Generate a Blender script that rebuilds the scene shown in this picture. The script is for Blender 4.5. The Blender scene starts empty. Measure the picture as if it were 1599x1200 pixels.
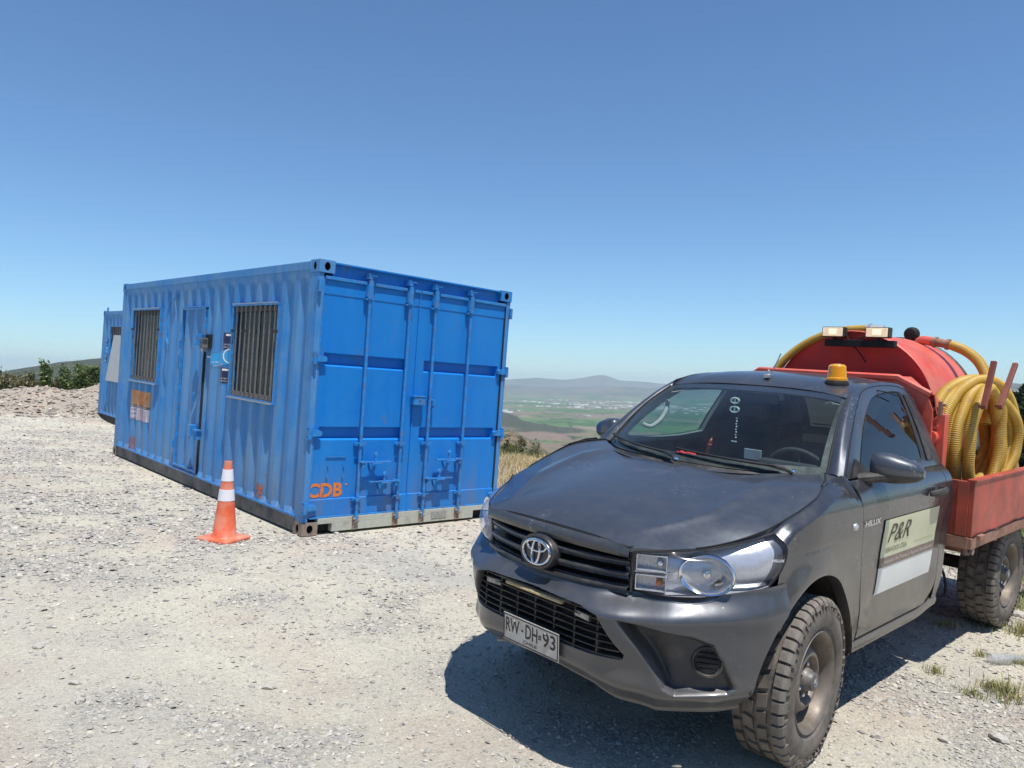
import bpy, bmesh, math, random
import numpy as np
from mathutils import Matrix, Vector, Euler

# ------------------------------------------------------------------ camera, sky, sun
scene = bpy.context.scene
COL = scene.collection
CAMP = np.array([-3.39137, -6.35677, 1.64625])
FWD = np.array([0.68196513, 0.7312795, -0.01240385])
RGT = np.array([0.73002642, -0.67956765, 0.07245161])
UPV = np.array([-0.04455312, 0.05846461, 0.99729479])
FPX = 1171.07
cam_d = bpy.data.cameras.new("camera")
cam = bpy.data.objects.new("camera", cam_d)
COL.objects.link(cam)
cam_d.sensor_width = 36.0
cam_d.lens = FPX / 1599 * 36.0
cam_d.clip_start = 0.05
cam_d.clip_end = 120000
M = Matrix(((RGT[0], UPV[0], -FWD[0], CAMP[0]), (RGT[1], UPV[1], -FWD[1], CAMP[1]),
            (RGT[2], UPV[2], -FWD[2], CAMP[2]), (0, 0, 0, 1)))
cam.matrix_world = M
scene.camera = cam

# the yard slopes about 2.6 degrees against true level: near things stand on the yard frame,
# sky, valley and mountains use the level frame ENV
EUP = np.array([-0.02307419, 0.03846294, 0.99899359]); EUP /= np.linalg.norm(EUP)
EF = FWD - EUP * (FWD @ EUP); EF /= np.linalg.norm(EF)
ER = np.cross(EF, EUP)
ENV = Matrix(((ER[0], EF[0], EUP[0], CAMP[0]), (ER[1], EF[1], EUP[1], CAMP[1]),
              (ER[2], EF[2], EUP[2], CAMP[2]), (0, 0, 0, 1)))

SUN_DIR = Vector((-0.10, -0.32, 1.0)).normalized()      # towards the sun
sun_d = bpy.data.lights.new("sun", 'SUN')
sun_d.energy = 4.4
sun_d.angle = math.radians(0.55)
sun_d.color = (1.0, 0.955, 0.89)
sun = bpy.data.objects.new("sun", sun_d)
COL.objects.link(sun)
sun.rotation_euler = SUN_DIR.to_track_quat('Z', 'Y').to_euler()

world = bpy.data.worlds.new("World")
scene.world = world
world.use_nodes = True
wn = world.node_tree
wn.nodes.clear()
wo = wn.nodes.new('ShaderNodeOutputWorld')
wb = wn.nodes.new('ShaderNodeBackground')
ws = wn.nodes.new('ShaderNodeTexSky')
ws.sky_type = 'NISHITA'
ws.sun_disc = False
el = math.asin(SUN_DIR.z)
# sky frame: rotate lookup so that its horizon is the level frame's
Rm = ENV.to_3x3().transposed()            # world -> level
sl = Rm @ SUN_DIR
ws.sun_elevation = math.asin(sl.z)
ws.sun_rotation = math.atan2(sl.x, sl.y)
ws.altitude = 400
ws.air_density = 1.0
ws.dust_density = 0.0
ws.ozone_density = 3.2
tc = wn.nodes.new('ShaderNodeTexCoord')
mp = wn.nodes.new('ShaderNodeMapping')
mp.vector_type = 'POINT'
mp.inputs['Rotation'].default_value = Rm.to_euler('XYZ')
wn.links.new(tc.outputs['Generated'], mp.inputs['Vector'])
wn.links.new(mp.outputs[0], ws.inputs['Vector'])
wt = wn.nodes.new('ShaderNodeMix'); wt.data_type = 'RGBA'; wt.blend_type = 'MULTIPLY'; wt.inputs[0].default_value = 1.0
wt.inputs[7].default_value = (0.745, 0.975, 1.135, 1)      # white balance of the clear sky
wn.links.new(ws.outputs[0], wt.inputs[6]); wn.links.new(wt.outputs[2], wb.inputs['Color'])
wb.inputs['Strength'].default_value = 0.102
wn.links.new(wb.outputs[0], wo.inputs['Surface'])

scene.view_settings.view_transform = 'Standard'
scene.view_settings.look = 'None'
scene.view_settings.gamma = 1
scene.view_settings.use_curve_mapping = False
scene.view_settings.exposure = 0.30
scene.cycles.max_bounces = 8
scene.cycles.transparent_max_bounces = 16
scene.cycles.volume_bounces = 1

RNG = np.random.default_rng(7)
random.seed(7)

# ------------------------------------------------------------------ helpers
def srgb(r, g, b):
    def c(v):
        v /= 255.0
        return v / 12.92 if v <= 0.04045 else ((v + 0.055) / 1.055) ** 2.4
    return (c(r), c(g), c(b), 1.0)

class NT:
    def __init__(s, name):
        s.m = bpy.data.materials.new(name); s.m.use_nodes = True
        s.t = s.m.node_tree; s.t.nodes.clear()
        s.out = s.n('OutputMaterial')
    def n(s, typ, **kw):
        nd = s.t.nodes.new('ShaderNode' + typ)
        for k, v in kw.items():
            setattr(nd, k, v)
        return nd
    def l(s, a, b): s.t.links.new(a, b)
    def noise(s, scale, detail=3, rough=0.55, vec=None, dist=0.0):
        nd = s.n('TexNoise'); nd.inputs['Scale'].default_value = scale
        nd.inputs['Detail'].default_value = detail; nd.inputs['Roughness'].default_value = rough
        nd.inputs['Distortion'].default_value = dist
        if vec is not None: s.l(vec, nd.inputs['Vector'])
        return nd.outputs['Fac']
    def ramp(s, fac, stops, interp='LINEAR'):
        nd = s.n('ValToRGB'); cr = nd.color_ramp; cr.interpolation = interp
        while len(cr.elements) < len(stops): cr.elements.new(0.5)
        for e, (p, c) in zip(cr.elements, stops):
            e.position = p; e.color = c if len(c) == 4 else (*c, 1)
        s.l(fac, nd.inputs['Fac']); return nd.outputs['Color']
    def math(s, op, a, b=None, c=None, clamp=False):
        nd = s.n('Math', operation=op); nd.use_clamp = clamp
        for i, v in enumerate((a, b, c)):
            if v is None: continue
            if isinstance(v, (int, float)): nd.inputs[i].default_value = v
            else: s.l(v, nd.inputs[i])
        return nd.outputs[0]
    def mapr(s, v, a, b, c=0.0, d=1.0, smooth=False):
        nd = s.n('MapRange'); nd.clamp = True
        if smooth: nd.interpolation_type = 'SMOOTHSTEP'
        s.l(v, nd.inputs[0])
        for i, x in enumerate((a, b, c, d)): nd.inputs[i + 1].default_value = x
        return nd.outputs[0]
    def mix(s, fac, a, b, blend='MIX'):
        nd = s.n('Mix'); nd.data_type = 'RGBA'; nd.blend_type = blend
        for inp, v in ((nd.inputs[0], fac), (nd.inputs[6], a), (nd.inputs[7], b)):
            if isinstance(v, (int, float)): inp.default_value = v
            elif isinstance(v, (tuple, list)): inp.default_value = v if len(v) == 4 else (*v, 1)
            else: s.l(v, inp)
        return nd.outputs[2]
    def obj(s): return s.n('TexCoord').outputs['Object']
    def scale(s, vec, sc):
        nd = s.n('Mapping'); nd.inputs['Scale'].default_value = sc; s.l(vec, nd.inputs['Vector']); return nd.outputs[0]
    def sep(s, vec):
        nd = s.n('SeparateXYZ'); s.l(vec, nd.inputs[0]); return nd.outputs
    def bump(s, h, strength=0.3, dist=0.01, normal=None):
        nd = s.n('Bump'); nd.inputs['Strength'].default_value = strength; nd.inputs['Distance'].default_value = dist
        s.l(h, nd.inputs['Height'])
        if normal is not None: s.l(normal, nd.inputs['Normal'])
        return nd.outputs[0]
    def principled(s, color=None, rough=0.5, metal=0.0, normal=None, **kw):
        p = s.n('BsdfPrincipled')
        for nm, v in (('Base Color', color), ('Roughness', rough), ('Metallic', metal)):
            if v is None: continue
            if isinstance(v, (int, float)): p.inputs[nm].default_value = v
            elif isinstance(v, (tuple, list)): p.inputs[nm].default_value = v if len(v) == 4 else (*v, 1)
            else: s.l(v, p.inputs[nm])
        if normal is not None: s.l(normal, p.inputs['Normal'])
        for k, v in kw.items():
            nm = k.replace('_', ' ')
            if isinstance(v, (int, float, tuple)): p.inputs[nm].default_value = v
            else: s.l(v, p.inputs[nm])
        s.l(p.outputs[0], s.out.inputs['Surface'])
        return p

def simple(name, col, rough=0.5, metal=0.0, var=0.15, vs=8.0, dirt=None, damt=0.3, ds=6.0, bump=0.0, bs=60.0, **kw):
    t = NT(name); o = t.obj()
    n1 = t.noise(vs, 4, 0.6, o)
    c = tuple(col[:3])
    lo = tuple(x * (1 - var) for x in c); hi = tuple(min(1, x * (1 + var)) for x in c)
    cc = t.ramp(n1, [(0.3, lo), (0.7, hi)])
    if dirt is not None:
        n2 = t.noise(ds, 6, 0.65, o)
        f = t.mapr(n2, 0.62 - damt * 0.4, 0.72, 0, min(1, damt * 2))
        cc = t.mix(f, cc, dirt)
    nrm = None
    if bump: nrm = t.bump(t.noise(bs, 4, 0.6, o), bump, 0.004)
    r = t.mapr(t.noise(vs * 2.3, 3, 0.6, o), 0.3, 0.7, max(0, rough - 0.08), min(1, rough + 0.08))
    t.principled(cc, r, metal, nrm, **kw)
    return t.m

def setp(o, label=None, category=None, group=None, kind=None):
    if label: o['label'] = label
    if category: o['category'] = category
    if group: o['group'] = group
    if kind: o['kind'] = kind
    return o

def empty(name, mat=None, loc=None, **kw):
    o = bpy.data.objects.new(name, None); COL.objects.link(o)
    o.empty_display_size = 0.2
    if mat is not None: o.matrix_world = mat
    if loc is not None: o.location = loc
    return setp(o, **kw)

def cr_curve(pts, n):
    """Catmull-Rom through pts (k,d) resampled to n points, even in arc length"""
    P = np.array(pts, float)
    if len(P) == 2:
        t = np.linspace(0, 1, n)[:, None]; return P[0] * (1 - t) + P[1] * t
    Q = np.vstack([2 * P[0] - P[1], P, 2 * P[-1] - P[-2]])
    out = []
    for i in range(len(P) - 1):
        p0, p1, p2, p3 = Q[i:i + 4]
        d1 = max(np.linalg.norm(p1 - p0), 1e-6) ** .5; d2 = max(np.linalg.norm(p2 - p1), 1e-6) ** .5; d3 = max(np.linalg.norm(p3 - p2), 1e-6) ** .5
        m1 = (p2 - p1) + d2 * ((p1 - p0) / d1 - (p2 - p0) / (d1 + d2))
        m2 = (p2 - p1) + d2 * ((p3 - p2) / d3 - (p3 - p1) / (d2 + d3))
        t = np.linspace(0, 1, 16, endpoint=False)[:, None]
        out.append((2 * t**3 - 3 * t**2 + 1) * p1 + (t**3 - 2 * t**2 + t) * m1 + (-2 * t**3 + 3 * t**2) * p2 + (t**3 - t**2) * m2)
    out.append(P[-1:]); C = np.vstack(out)
    s = np.r_[0, np.cumsum(np.linalg.norm(np.diff(C, axis=0), axis=1))]
    u = np.linspace(0, s[-1], n)
    return np.stack([np.interp(u, s, C[:, k]) for k in range(C.shape[1])], 1)

def lin_curve(pts, n):
    P = np.array(pts, float); s = np.r_[0, np.cumsum(np.linalg.norm(np.diff(P, axis=0), axis=1))]
    u = np.linspace(0, s[-1], n)
    return np.stack([np.interp(u, s, P[:, k]) for k in range(P.shape[1])], 1)

def loft(curves, n, m, lin=False):
    """curves: list of control polylines -> (m,n,3) grid"""
    C = [(lin_curve if lin else cr_curve)(c, n) for c in curves]
    out = np.zeros((m, n, 3))
    for j in range(n):
        out[:, j] = cr_curve([c[j] for c in C], m) if len(C) > 2 else np.linspace(C[0][j], C[1][j], m)
    return out

class MB:
    def __init__(s): s.v = []; s.f = []; s.mi = []; s.nv = 0
    def add(s, V, F, mi=0):
        V = np.asarray(V, float); s.v.append(V)
        for i, f in enumerate(F):
            s.f.append(tuple(int(a) + s.nv for a in f)); s.mi.append(mi if np.isscalar(mi) else int(mi[i]))
        s.nv += len(V); return s
    def box(s, c, d, R=None, mi=0):
        c = np.array(c, float); h = np.array(d, float) / 2
        V = np.array([[x, y, z] for x in (-1, 1) for y in (-1, 1) for z in (-1, 1)], float) * h
        if R is not None: V = V @ np.array(R).T
        return s.add(V + c, [(0, 1, 3, 2), (4, 6, 7, 5), (0, 4, 5, 1), (2, 3, 7, 6), (0, 2, 6, 4), (1, 5, 7, 3)], mi)
    def bx(s, x0, x1, y0, y1, z0, z1, mi=0):
        return s.box(((x0 + x1) / 2, (y0 + y1) / 2, (z0 + z1) / 2), (abs(x1 - x0), abs(y1 - y0), abs(z1 - z0)), None, mi)
    def tube(s, pts, r, n=10, closed=False, caps=True, mi=0, flat=None):
        P = np.array(pts, float); k = len(P)
        r = np.broadcast_to(np.array(r, float), (k,))
        T = np.roll(P, -1, 0) - np.roll(P, 1, 0) if closed else np.gradient(P, axis=0)
        T /= np.linalg.norm(T, axis=1)[:, None] + 1e-12
        up = np.array([0, 0, 1.0]) if abs(T[0][2]) < 0.9 else np.array([1.0, 0, 0])
        N = np.zeros_like(P); a = up - T[0] * (up @ T[0]); N[0] = a / np.linalg.norm(a)
        for i in range(1, k):
            a = N[i - 1] - T[i] * (N[i - 1] @ T[i]); N[i] = a / (np.linalg.norm(a) + 1e-12)
        B = np.cross(T, N); th = np.linspace(0, 2 * np.pi, n, endpoint=False)
        fl = (1, 1) if flat is None else flat
        V = P[:, None] + r[:, None, None] * (np.cos(th)[None, :, None] * N[:, None] * fl[0] + np.sin(th)[None, :, None] * B[:, None] * fl[1])
        V = V.reshape(-1, 3); F = []
        kk = k if closed else k - 1
        for i in range(kk):
            i2 = (i + 1) % k
            for j in range(n):
                j2 = (j + 1) % n; F.append((i * n + j, i2 * n + j, i2 * n + j2, i * n + j2))
        if caps and not closed:
            F.append(tuple(range(n))); F.append(tuple(reversed(range((k - 1) * n, k * n))))
        return s.add(V, F, mi)
    def cyl(s, p0, p1, r0, r1=None, n=16, mi=0):
        r1 = r0 if r1 is None else r1
        return s.tube([p0, p1], [r0, r1], n, mi=mi)
    def lathe(s, prof, axis='y', o=(0, 0, 0), n=32, mi=0, close=False, a0=0, a1=2 * np.pi):
        """prof: list of (r, h)"""
        full = abs((a1 - a0) - 2 * np.pi) < 1e-6
        th = np.linspace(a0, a1, n, endpoint=not full); pr = np.array(prof, float); k = len(pr)
        c, sn = np.cos(th), np.sin(th); V = np.zeros((k, n, 3))
        ax = {'x': (1, 2, 0), 'y': (2, 0, 1), 'z': (0, 1, 2)}[axis]
        V[:, :, ax[0]] = pr[:, 0:1] * c; V[:, :, ax[1]] = pr[:, 0:1] * sn; V[:, :, ax[2]] = pr[:, 1:2]
        V = V.reshape(-1, 3) + np.array(o); F = []; nn = n if full else n - 1
        for i in range(k if close else k - 1):
            i2 = (i + 1) % k
            for j in range(nn):
                j2 = (j + 1) % n; F.append((i * n + j, i * n + j2, i2 * n + j2, i2 * n + j))
        return s.add(V, F, mi)
    def grid(s, G, mi=0, skip=None, wrap=False, flip=False):
        G = np.asarray(G, float); m, n = G.shape[:2]; F = []; MI = []
        for i in range(m - 1):
            for j in range(n if wrap else n - 1):
                if skip is not None and skip[i, j]: continue
                j2 = (j + 1) % n
                f = (i * n + j, i * n + j2, (i + 1) * n + j2, (i + 1) * n + j)
                F.append(f[::-1] if flip else f)
                MI.append(mi if np.isscalar(mi) else mi[i, j])
        return s.add(G.reshape(-1, 3), F, MI if MI else 0)
    def prism(s, poly, o, u, v, w, th, mi=0):
        """extrude 2-D polygon (in u,v at o) by th along w"""
        o, u, v, w = [np.array(a, float) for a in (o, u, v, w)]; P = np.array(poly, float); n = len(P)
        A = o + P[:, :1] * u + P[:, 1:] * v; Bv = A + w * th
        F = [tuple(range(n)), tuple(reversed(range(n, 2 * n)))] + [(i, i + n, (i + 1) % n + n, (i + 1) % n) for i in range(n)]
        return s.add(np.vstack([A, Bv]), F, mi)
    def plate_hole(s, o, u, v, w, W, H, rx, ry, depth, mi=0, mi_in=0, n=20):
        """rectangular face W x H centred at o with elliptic hole tunnelling by depth along -w"""
        o, u, v, w = [np.array(a, float) for a in (o, u, v, w)]
        th = np.linspace(0, 2 * np.pi, n, endpoint=False) + np.pi / n
        c, sn = np.cos(th), np.sin(th)
        k = 1 / np.maximum(np.abs(c) / (W / 2), np.abs(sn) / (H / 2))
        # snap nearest to corners
        out = np.stack([c * k, sn * k], 1)
        for cx in (-1, 1):
            for cy in (-1, 1):
                q = np.array([cx * W / 2, cy * H / 2]); i = np.argmin(np.linalg.norm(out - q, axis=1)); out[i] = q
        inn = np.stack([rx * c, ry * sn], 1)
        A = o + out[:, :1] * u + out[:, 1:] * v; Bv = o + inn[:, :1] * u + inn[:, 1:] * v; Cv = Bv - w * depth
        F = []; MI = []
        for i in range(n):
            j = (i + 1) % n
            F.append((i, j, n + j, n + i)); MI.append(mi)
            F.append((n + i, n + j, 2 * n + j, 2 * n + i)); MI.append(mi_in)
        F.append(tuple(range(2 * n, 3 * n))); MI.append(mi_in)
        return s.add(np.vstack([A, Bv, Cv]), F, MI)
    def xf(s, M4):
        A = np.array(M4); V = np.vstack(s.v); s.v = [V @ A[:3, :3].T + A[:3, 3]]; return s
    def mesh(s, name, mats, smooth=35, fixn=True):
        me = bpy.data.meshes.new(name)
        V = np.vstack(s.v) if s.v else np.zeros((0, 3))
        me.from_pydata(V.tolist(), [], s.f)
        for m in mats: me.materials.append(m)
        if len(mats) > 1: me.polygons.foreach_set('material_index', s.mi)
        if fixn:
            b = bmesh.new(); b.from_mesh(me); bmesh.ops.recalc_face_normals(b, faces=b.faces); b.to_mesh(me); b.free()
        if smooth:
            me.polygons.foreach_set('use_smooth', [True] * len(me.polygons))
            me.set_sharp_from_angle(angle=math.radians(smooth))
        me.update(); return me
    def build(s, name, mats, parent=None, smooth=35, bev=0.0, fixn=True, thick=0.0, mat=None, **kw):
        if not isinstance(mats, (list, tuple)): mats = [mats]
        o = bpy.data.objects.new(name, s.mesh(name, mats, smooth, fixn)); COL.objects.link(o)
        if parent is not None: o.parent = parent
        if mat is not None: o.matrix_local = mat
        if thick:
            md = o.modifiers.new('thickness', 'SOLIDIFY'); md.thickness = abs(thick); md.offset = -1 if thick > 0 else 1
        if bev:
            md = o.modifiers.new('bevel', 'BEVEL'); md.width = bev; md.segments = 2; md.limit_method = 'ANGLE'; md.angle_limit = math.radians(40)
            md.harden_normals = False
        return setp(o, **kw)

def copyo(o, parent=None, mat=None, loc=None):
    c = o.copy(); COL.objects.link(c)
    c.parent = parent
    if mat is not None: c.matrix_local = mat
    if loc is not None: c.location = loc
    return c
def copy_tree(o, parent=None):
    c = o.copy(); COL.objects.link(c); c.parent = parent
    for ch in list(o.children): copy_tree(ch, c)
    return c

def text_geo(txt, h=1.0, width=None, shear=0.0, bold=0.0, space=1.0, extrude=0.0):
    cu = bpy.data.curves.new('t', 'FONT'); cu.body = txt; cu.size = 1.0; cu.shear = shear; cu.offset = bold; cu.space_character = space
    cu.resolution_u = 3; cu.extrude = extrude
    ob = bpy.data.objects.new('t', cu); COL.objects.link(ob)
    dg = bpy.context.evaluated_depsgraph_get(); dg.update()
    me = bpy.data.meshes.new_from_object(ob.evaluated_get(dg))
    V = np.array([v.co[:] for v in me.vertices]); F = [tuple(p.vertices) for p in me.polygons]
    bpy.data.objects.remove(ob); bpy.data.curves.remove(cu); bpy.data.meshes.remove(me)
    mn, mx = V[:, :2].min(0), V[:, :2].max(0)
    V[:, 0] -= mn[0]; V[:, 1] -= mn[1]
    sy = h / (mx[1] - mn[1]); sx = sy if width is None else width / (mx[0] - mn[0])
    V[:, 0] *= sx; V[:, 1] *= sy
    return V, F

def put_text(name, txt, o, u, v, h, mat, parent, width=None, shear=0, bold=0.0, center=False, fn=None, **kw):
    V, F = text_geo(txt, h, width, shear, bold)
    o, u, v = [np.array(a, float) for a in (o, u, v)]
    if center: V[:, 0] -= V[:, 0].max() / 2
    W = fn(V[:, 0], V[:, 1]) if fn else o + V[:, :1] * u + V[:, 1:2] * v
    mb = MB(); mb.add(W, F)
    return mb.build(name, mat, parent, smooth=0, fixn=False, **kw)

def smooth(a, b, x):
    t = np.clip((x - a) / (b - a), 0, 1); return t * t * (3 - 2 * t)

def sdf_poly(px, py, poly):
    """signed distance (negative inside)"""
    P = np.array(poly, float); d = np.full(px.shape, 1e9); inside = np.zeros(px.shape, bool); n = len(P)
    for i in range(n):
        a, b = P[i], P[(i + 1) % n]; e = b - a
        wx, wy = px - a[0], py - a[1]
        t = np.clip((wx * e[0] + wy * e[1]) / (e @ e), 0, 1)
        d = np.minimum(d, np.hypot(wx - t * e[0], wy - t * e[1]))
        c = ((a[1] > py) != (b[1] > py))
        with np.errstate(divide='ignore', invalid='ignore'):
            xi = (b[0] - a[0]) * (py - a[1]) / (b[1] - a[1] + 1e-30) + a[0]
        inside ^= c & (px < xi)
    return np.where(inside, -d, d)

def vnoise(x, y, seed=0):
    """cheap value noise 2-D"""
    def h(i, j):
        n = (i.astype(np.int64) * 374761393 + j.astype(np.int64) * 668265263 + seed * 1442695041) & 0xffffffff
        n = ((n ^ (n >> 13)) * 1274126177) & 0xffffffff
        return ((n ^ (n >> 16)) & 0xffff) / 65535.0
    xi, yi = np.floor(x), np.floor(y); fx, fy = x - xi, y - yi
    fx = fx * fx * (3 - 2 * fx); fy = fy * fy * (3 - 2 * fy)
    return (h(xi, yi) * (1 - fx) + h(xi + 1, yi) * fx) * (1 - fy) + (h(xi, yi + 1) * (1 - fx) + h(xi + 1, yi + 1) * fx) * fy
def fbm(x, y, o=4, seed=0):
    s = 0; a = 0.5; t = 0
    for k in range(o):
        s = s + a * vnoise(x * 2**k, y * 2**k, seed + k * 17); t += a; a *= 0.5
    return s / t

def fast_tris(name, V, F, mat, col=None, smooth=False, parent=None, **kw):
    V = np.ascontiguousarray(V, np.float32); F = np.ascontiguousarray(F, np.int32); k = F.shape[1]
    me = bpy.data.meshes.new(name)
    me.vertices.add(len(V)); me.vertices.foreach_set('co', V.ravel())
    me.loops.add(F.size); me.loops.foreach_set('vertex_index', F.ravel())
    me.polygons.add(len(F)); me.polygons.foreach_set('loop_start', np.arange(0, F.size, k, dtype=np.int32))
    if smooth: me.polygons.foreach_set('use_smooth', np.ones(len(F), bool))
    me.update(calc_edges=True); me.validate()
    if col is not None:
        a = me.attributes.new('tint', 'FLOAT_COLOR', 'POINT')
        c4 = np.ones((len(V), 4), np.float32); c4[:, :3] = col; a.data.foreach_set('color', c4.ravel())
    me.materials.append(mat)
    o = bpy.data.objects.new(name, me); COL.objects.link(o); o.parent = parent
    return setp(o, **kw)

def tint_mat(name, rough=0.8, mult=(1, 1, 1), noise=0, trans=0.0, bump=0.0):
    t = NT(name); a = t.n('Attribute'); a.attribute_name = 'tint'
    c = a.outputs['Color']
    if noise:
        f = t.noise(noise, 3, 0.6, t.obj()); c = t.mix(1.0, c, t.ramp(f, [(0.25, (.72, .72, .72)), (0.75, (1.2, 1.2, 1.2))]), 'MULTIPLY')
    nrm = t.bump(t.noise(noise * 3 if noise else 200, 3, 0.6, t.obj()), bump, 0.003) if bump else None
    p = t.principled(c, rough, 0.0, nrm)
    if trans:
        tr = t.n('BsdfTranslucent'); t.l(c, tr.inputs[0]); mx = t.n('MixShader'); mx.inputs[0].default_value = trans
        t.l(p.outputs[0], mx.inputs[1]); t.l(tr.outputs[0], mx.inputs[2]); t.l(mx.outputs[0], t.out.inputs['Surface'])
    return t.m

# ------------------------------------------------------------------ far land (level frame)
def px_dir(px, py):
    d = FWD + RGT * (px - 799.5) / FPX + UPV * (600 - py) / FPX
    x, y, z = d @ ER, d @ EF, d @ EUP
    return math.atan2(x, y), z / math.hypot(x, y)

RIDGES = [  # silhouette points (photo bearing), distance, log width, kind, roughness of outline
    ([(700, 624), (760, 636), (790, 645), (805, 650), (818, 657), (832, 661), (850, 663), (866, 667), (872, 670)], 4700, .07, 'dark', .004),
    ([(640, 660), (740, 664), (790, 672), (812, 678), (830, 690), (846, 700), (862, 712)], 1000, .25, 'dry', .004),
    ([(-300, 580), (0, 581), (50, 573), (90, 566), (154, 560), (240, 550), (330, 548), (430, 565), (520, 592), (600, 600)], 3600, .30, 'dark', .001),
    ([(300, 585), (500, 592), (700, 596), (787, 593), (840, 590), (880, 593.5), (912, 590), (925, 587), (940, 585.5), (950, 588), (966, 594), (1000, 596), (1040, 600), (1100, 603), (1250, 606), (1400, 600), (1500, 606)], 25500, .10, 'mtn', .0006),
    ([(300, 592), (600, 598), (787, 601), (840, 604), (870, 606), (930, 605), (960, 604), (1010, 606), (1060, 608), (1200, 611)], 18500, .08, 'mtn', .0008),
    ([(1300, 622), (1480, 608), (1540, 602), (1575, 598), (1599, 600), (1700, 606), (1900, 600), (2200, 620)], 9000, .18, 'mtn', .001),
    ([(1500, 640), (1560, 618), (1600, 610), (1750, 612), (2000, 615)], 1500, .3, 'dark', .004),
]
def base_h(r):
    return np.interp(np.log(r), np.log([20, 34, 60, 200, 800, 2500, 3600, 13000, 60000]), [-4.0, -6.5, -14, -58, -170, -262, -280, -282, -300])

def build_land():
    az = np.r_[np.linspace(-math.pi, -.75, 90, endpoint=False), np.linspace(-.75, .78, 1150, endpoint=False), np.linspace(.78, math.pi, 91)]
    r = np.exp(np.linspace(np.log(26), np.log(29500), 300))
    A, Rr = np.meshgrid(az, r); X, Y = Rr * np.sin(A), Rr * np.cos(A)
    H = base_h(Rr).copy(); KD = np.zeros_like(H); KK = np.zeros_like(H); KM = np.zeros_like(H)
    H += (fbm(X / 900, Y / 900, 3, 3) - .5) * np.clip((Rr - 300) / 3000, 0, 1) * 14
    for sil, r0, w, kind, rn in RIDGES:
        p = sorted(px_dir(a, b) for a, b in sil); pa = [q[0] for q in p]; pe = [q[1] for q in p]
        t = np.interp(A, pa, pe)
        edge = smooth(pa[0] - .05, pa[0] + .01, A) * (1 - smooth(pa[-1] - .01, pa[-1] + .06, A))
        t = t + (fbm(A * 160, A * 0 + r0 / 1000, 3, int(r0)) - .5) * rn
        top = r0 * t
        lr = np.log(Rr / r0)
        wob = (fbm(X / r0 * 6, Y / r0 * 6, 4, 11) - .5) * .5
        b = np.exp(-((lr + wob * w * (np.abs(lr) > w * .15)) / w) ** 2) * edge
        h = H * (1 - b) + top * b
        new = h > H
        H = np.where(new, h, H)
        for K, kd in ((KD, 'dry'), (KK, 'dark'), (KM, 'mtn')):
            if kind == kd: K[:] = np.where(new, np.maximum(K, smooth(.12, .4, b)), K)
            else: K[:] = np.where(new, K * (1 - smooth(.12, .4, b)), K)
    # wooded rise behind the yard (seen only in the paint and glass of the truck)
    back = smooth(1.25, 1.7, np.abs(A)); bb = np.exp(-((np.log(Rr / 110)) / .55) ** 2) * back
    H2 = H * (1 - back * smooth(26, 40, Rr) * .0) 
    H = H2 * (1 - bb) + (13 + 7 * fbm(A * 9, A * 0, 3, 5) + 3 * vnoise(A * 160, Rr * .05, 9)) * bb
    near_back = back * (Rr < 60); H = np.where((back > .5) & (Rr < 45), np.maximum(H, -3.4), H)
    KK = np.maximum(KK, smooth(.35, .6, bb))
    KD = np.maximum(KD, (Rr < 2000) * (1 - KK) * smooth(2300, 1200, Rr))
    m, n = H.shape
    V = np.stack([X, Y, H], 2).reshape(-1, 3)
    i = np.arange(m - 1)[:, None] * n + np.arange(n - 1)[None]
    F = np.stack([i, i + 1, i + n + 1, i + n], 2).reshape(-1, 4)
    t = NT('valley_land'); o = t.obj()
    a = t.n('Attribute'); a.attribute_name = 'tint'; sp = t.n('SeparateColor'); t.l(a.outputs['Color'], sp.inputs[0])
    # field parcels
    vv = t.scale(o, (1 / 330., 1 / 560., 0)); 
    wob = t.n('VectorMath', operation='ADD'); nz = t.n('TexNoise'); nz.inputs['Scale'].default_value = 1.6; t.l(vv, nz.inputs['Vector'])
    sc = t.n('VectorMath', operation='SCALE'); t.l(nz.outputs['Color'], sc.inputs[0]); sc.inputs['Scale'].default_value = .5
    t.l(vv, wob.inputs[0]); t.l(sc.outputs[0], wob.inputs[1])
    vo = t.n('TexVoronoi'); vo.distance = 'CHEBYCHEV'; vo.inputs['Scale'].default_value = 1.0; t.l(wob.outputs[0], vo.inputs['Vector'])
    s2 = t.n('SeparateColor'); t.l(vo.outputs['Color'], s2.inputs[0])
    fields = t.ramp(s2.outputs[0], [(0, (.05, .12, .03)), (.22, (.09, .18, .05)), (.4, (.13, .15, .06)), (.52, (.06, .14, .035)), (.66, (.19, .155, .10)), (.76, (.24, .19, .13)), (.84, (.10, .17, .05))], 'CONSTANT')
    brown = t.mapr(t.noise(1 / 2600., 3, .6, o), .50, .60)
    fields = t.mix(t.math('MULTIPLY', brown, .8), fields, (.23, .155, .12))
    hedge = t.n('TexVoronoi'); hedge.feature = 'DISTANCE_TO_EDGE'; hedge.inputs['Scale'].default_value = 1.0; t.l(wob.outputs[0], hedge.inputs['Vector'])
    hf = t.mapr(hedge.outputs['Distance'], .0, .06, 1, 0)
    fields = t.mix(t.math('MULTIPLY', hf, t.mapr(t.noise(1 / 300., 2, .5, o), .42, .55)), fields, (.025, .04, .02))
    fleck = t.mapr(t.noise(1 / 60., 4, .8, o), .56, .63)
    fields = t.mix(t.math('MULTIPLY', fleck, .8), fields, (.03, .045, .022))
    dry = t.mix(t.mapr(t.noise(1 / 9., 5, .75, o), .47, .56), (.20, .155, .10), (.045, .055, .03))
    dark = t.mix(t.mapr(t.noise(1 / 14., 5, .75, o), .42, .62), (.028, .040, .024), (.085, .085, .055))
    mtn = t.mix(t.mapr(t.noise(1 / 900., 5, .7, o), .4, .62), (.05, .06, .045), (.14, .125, .09))
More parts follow.
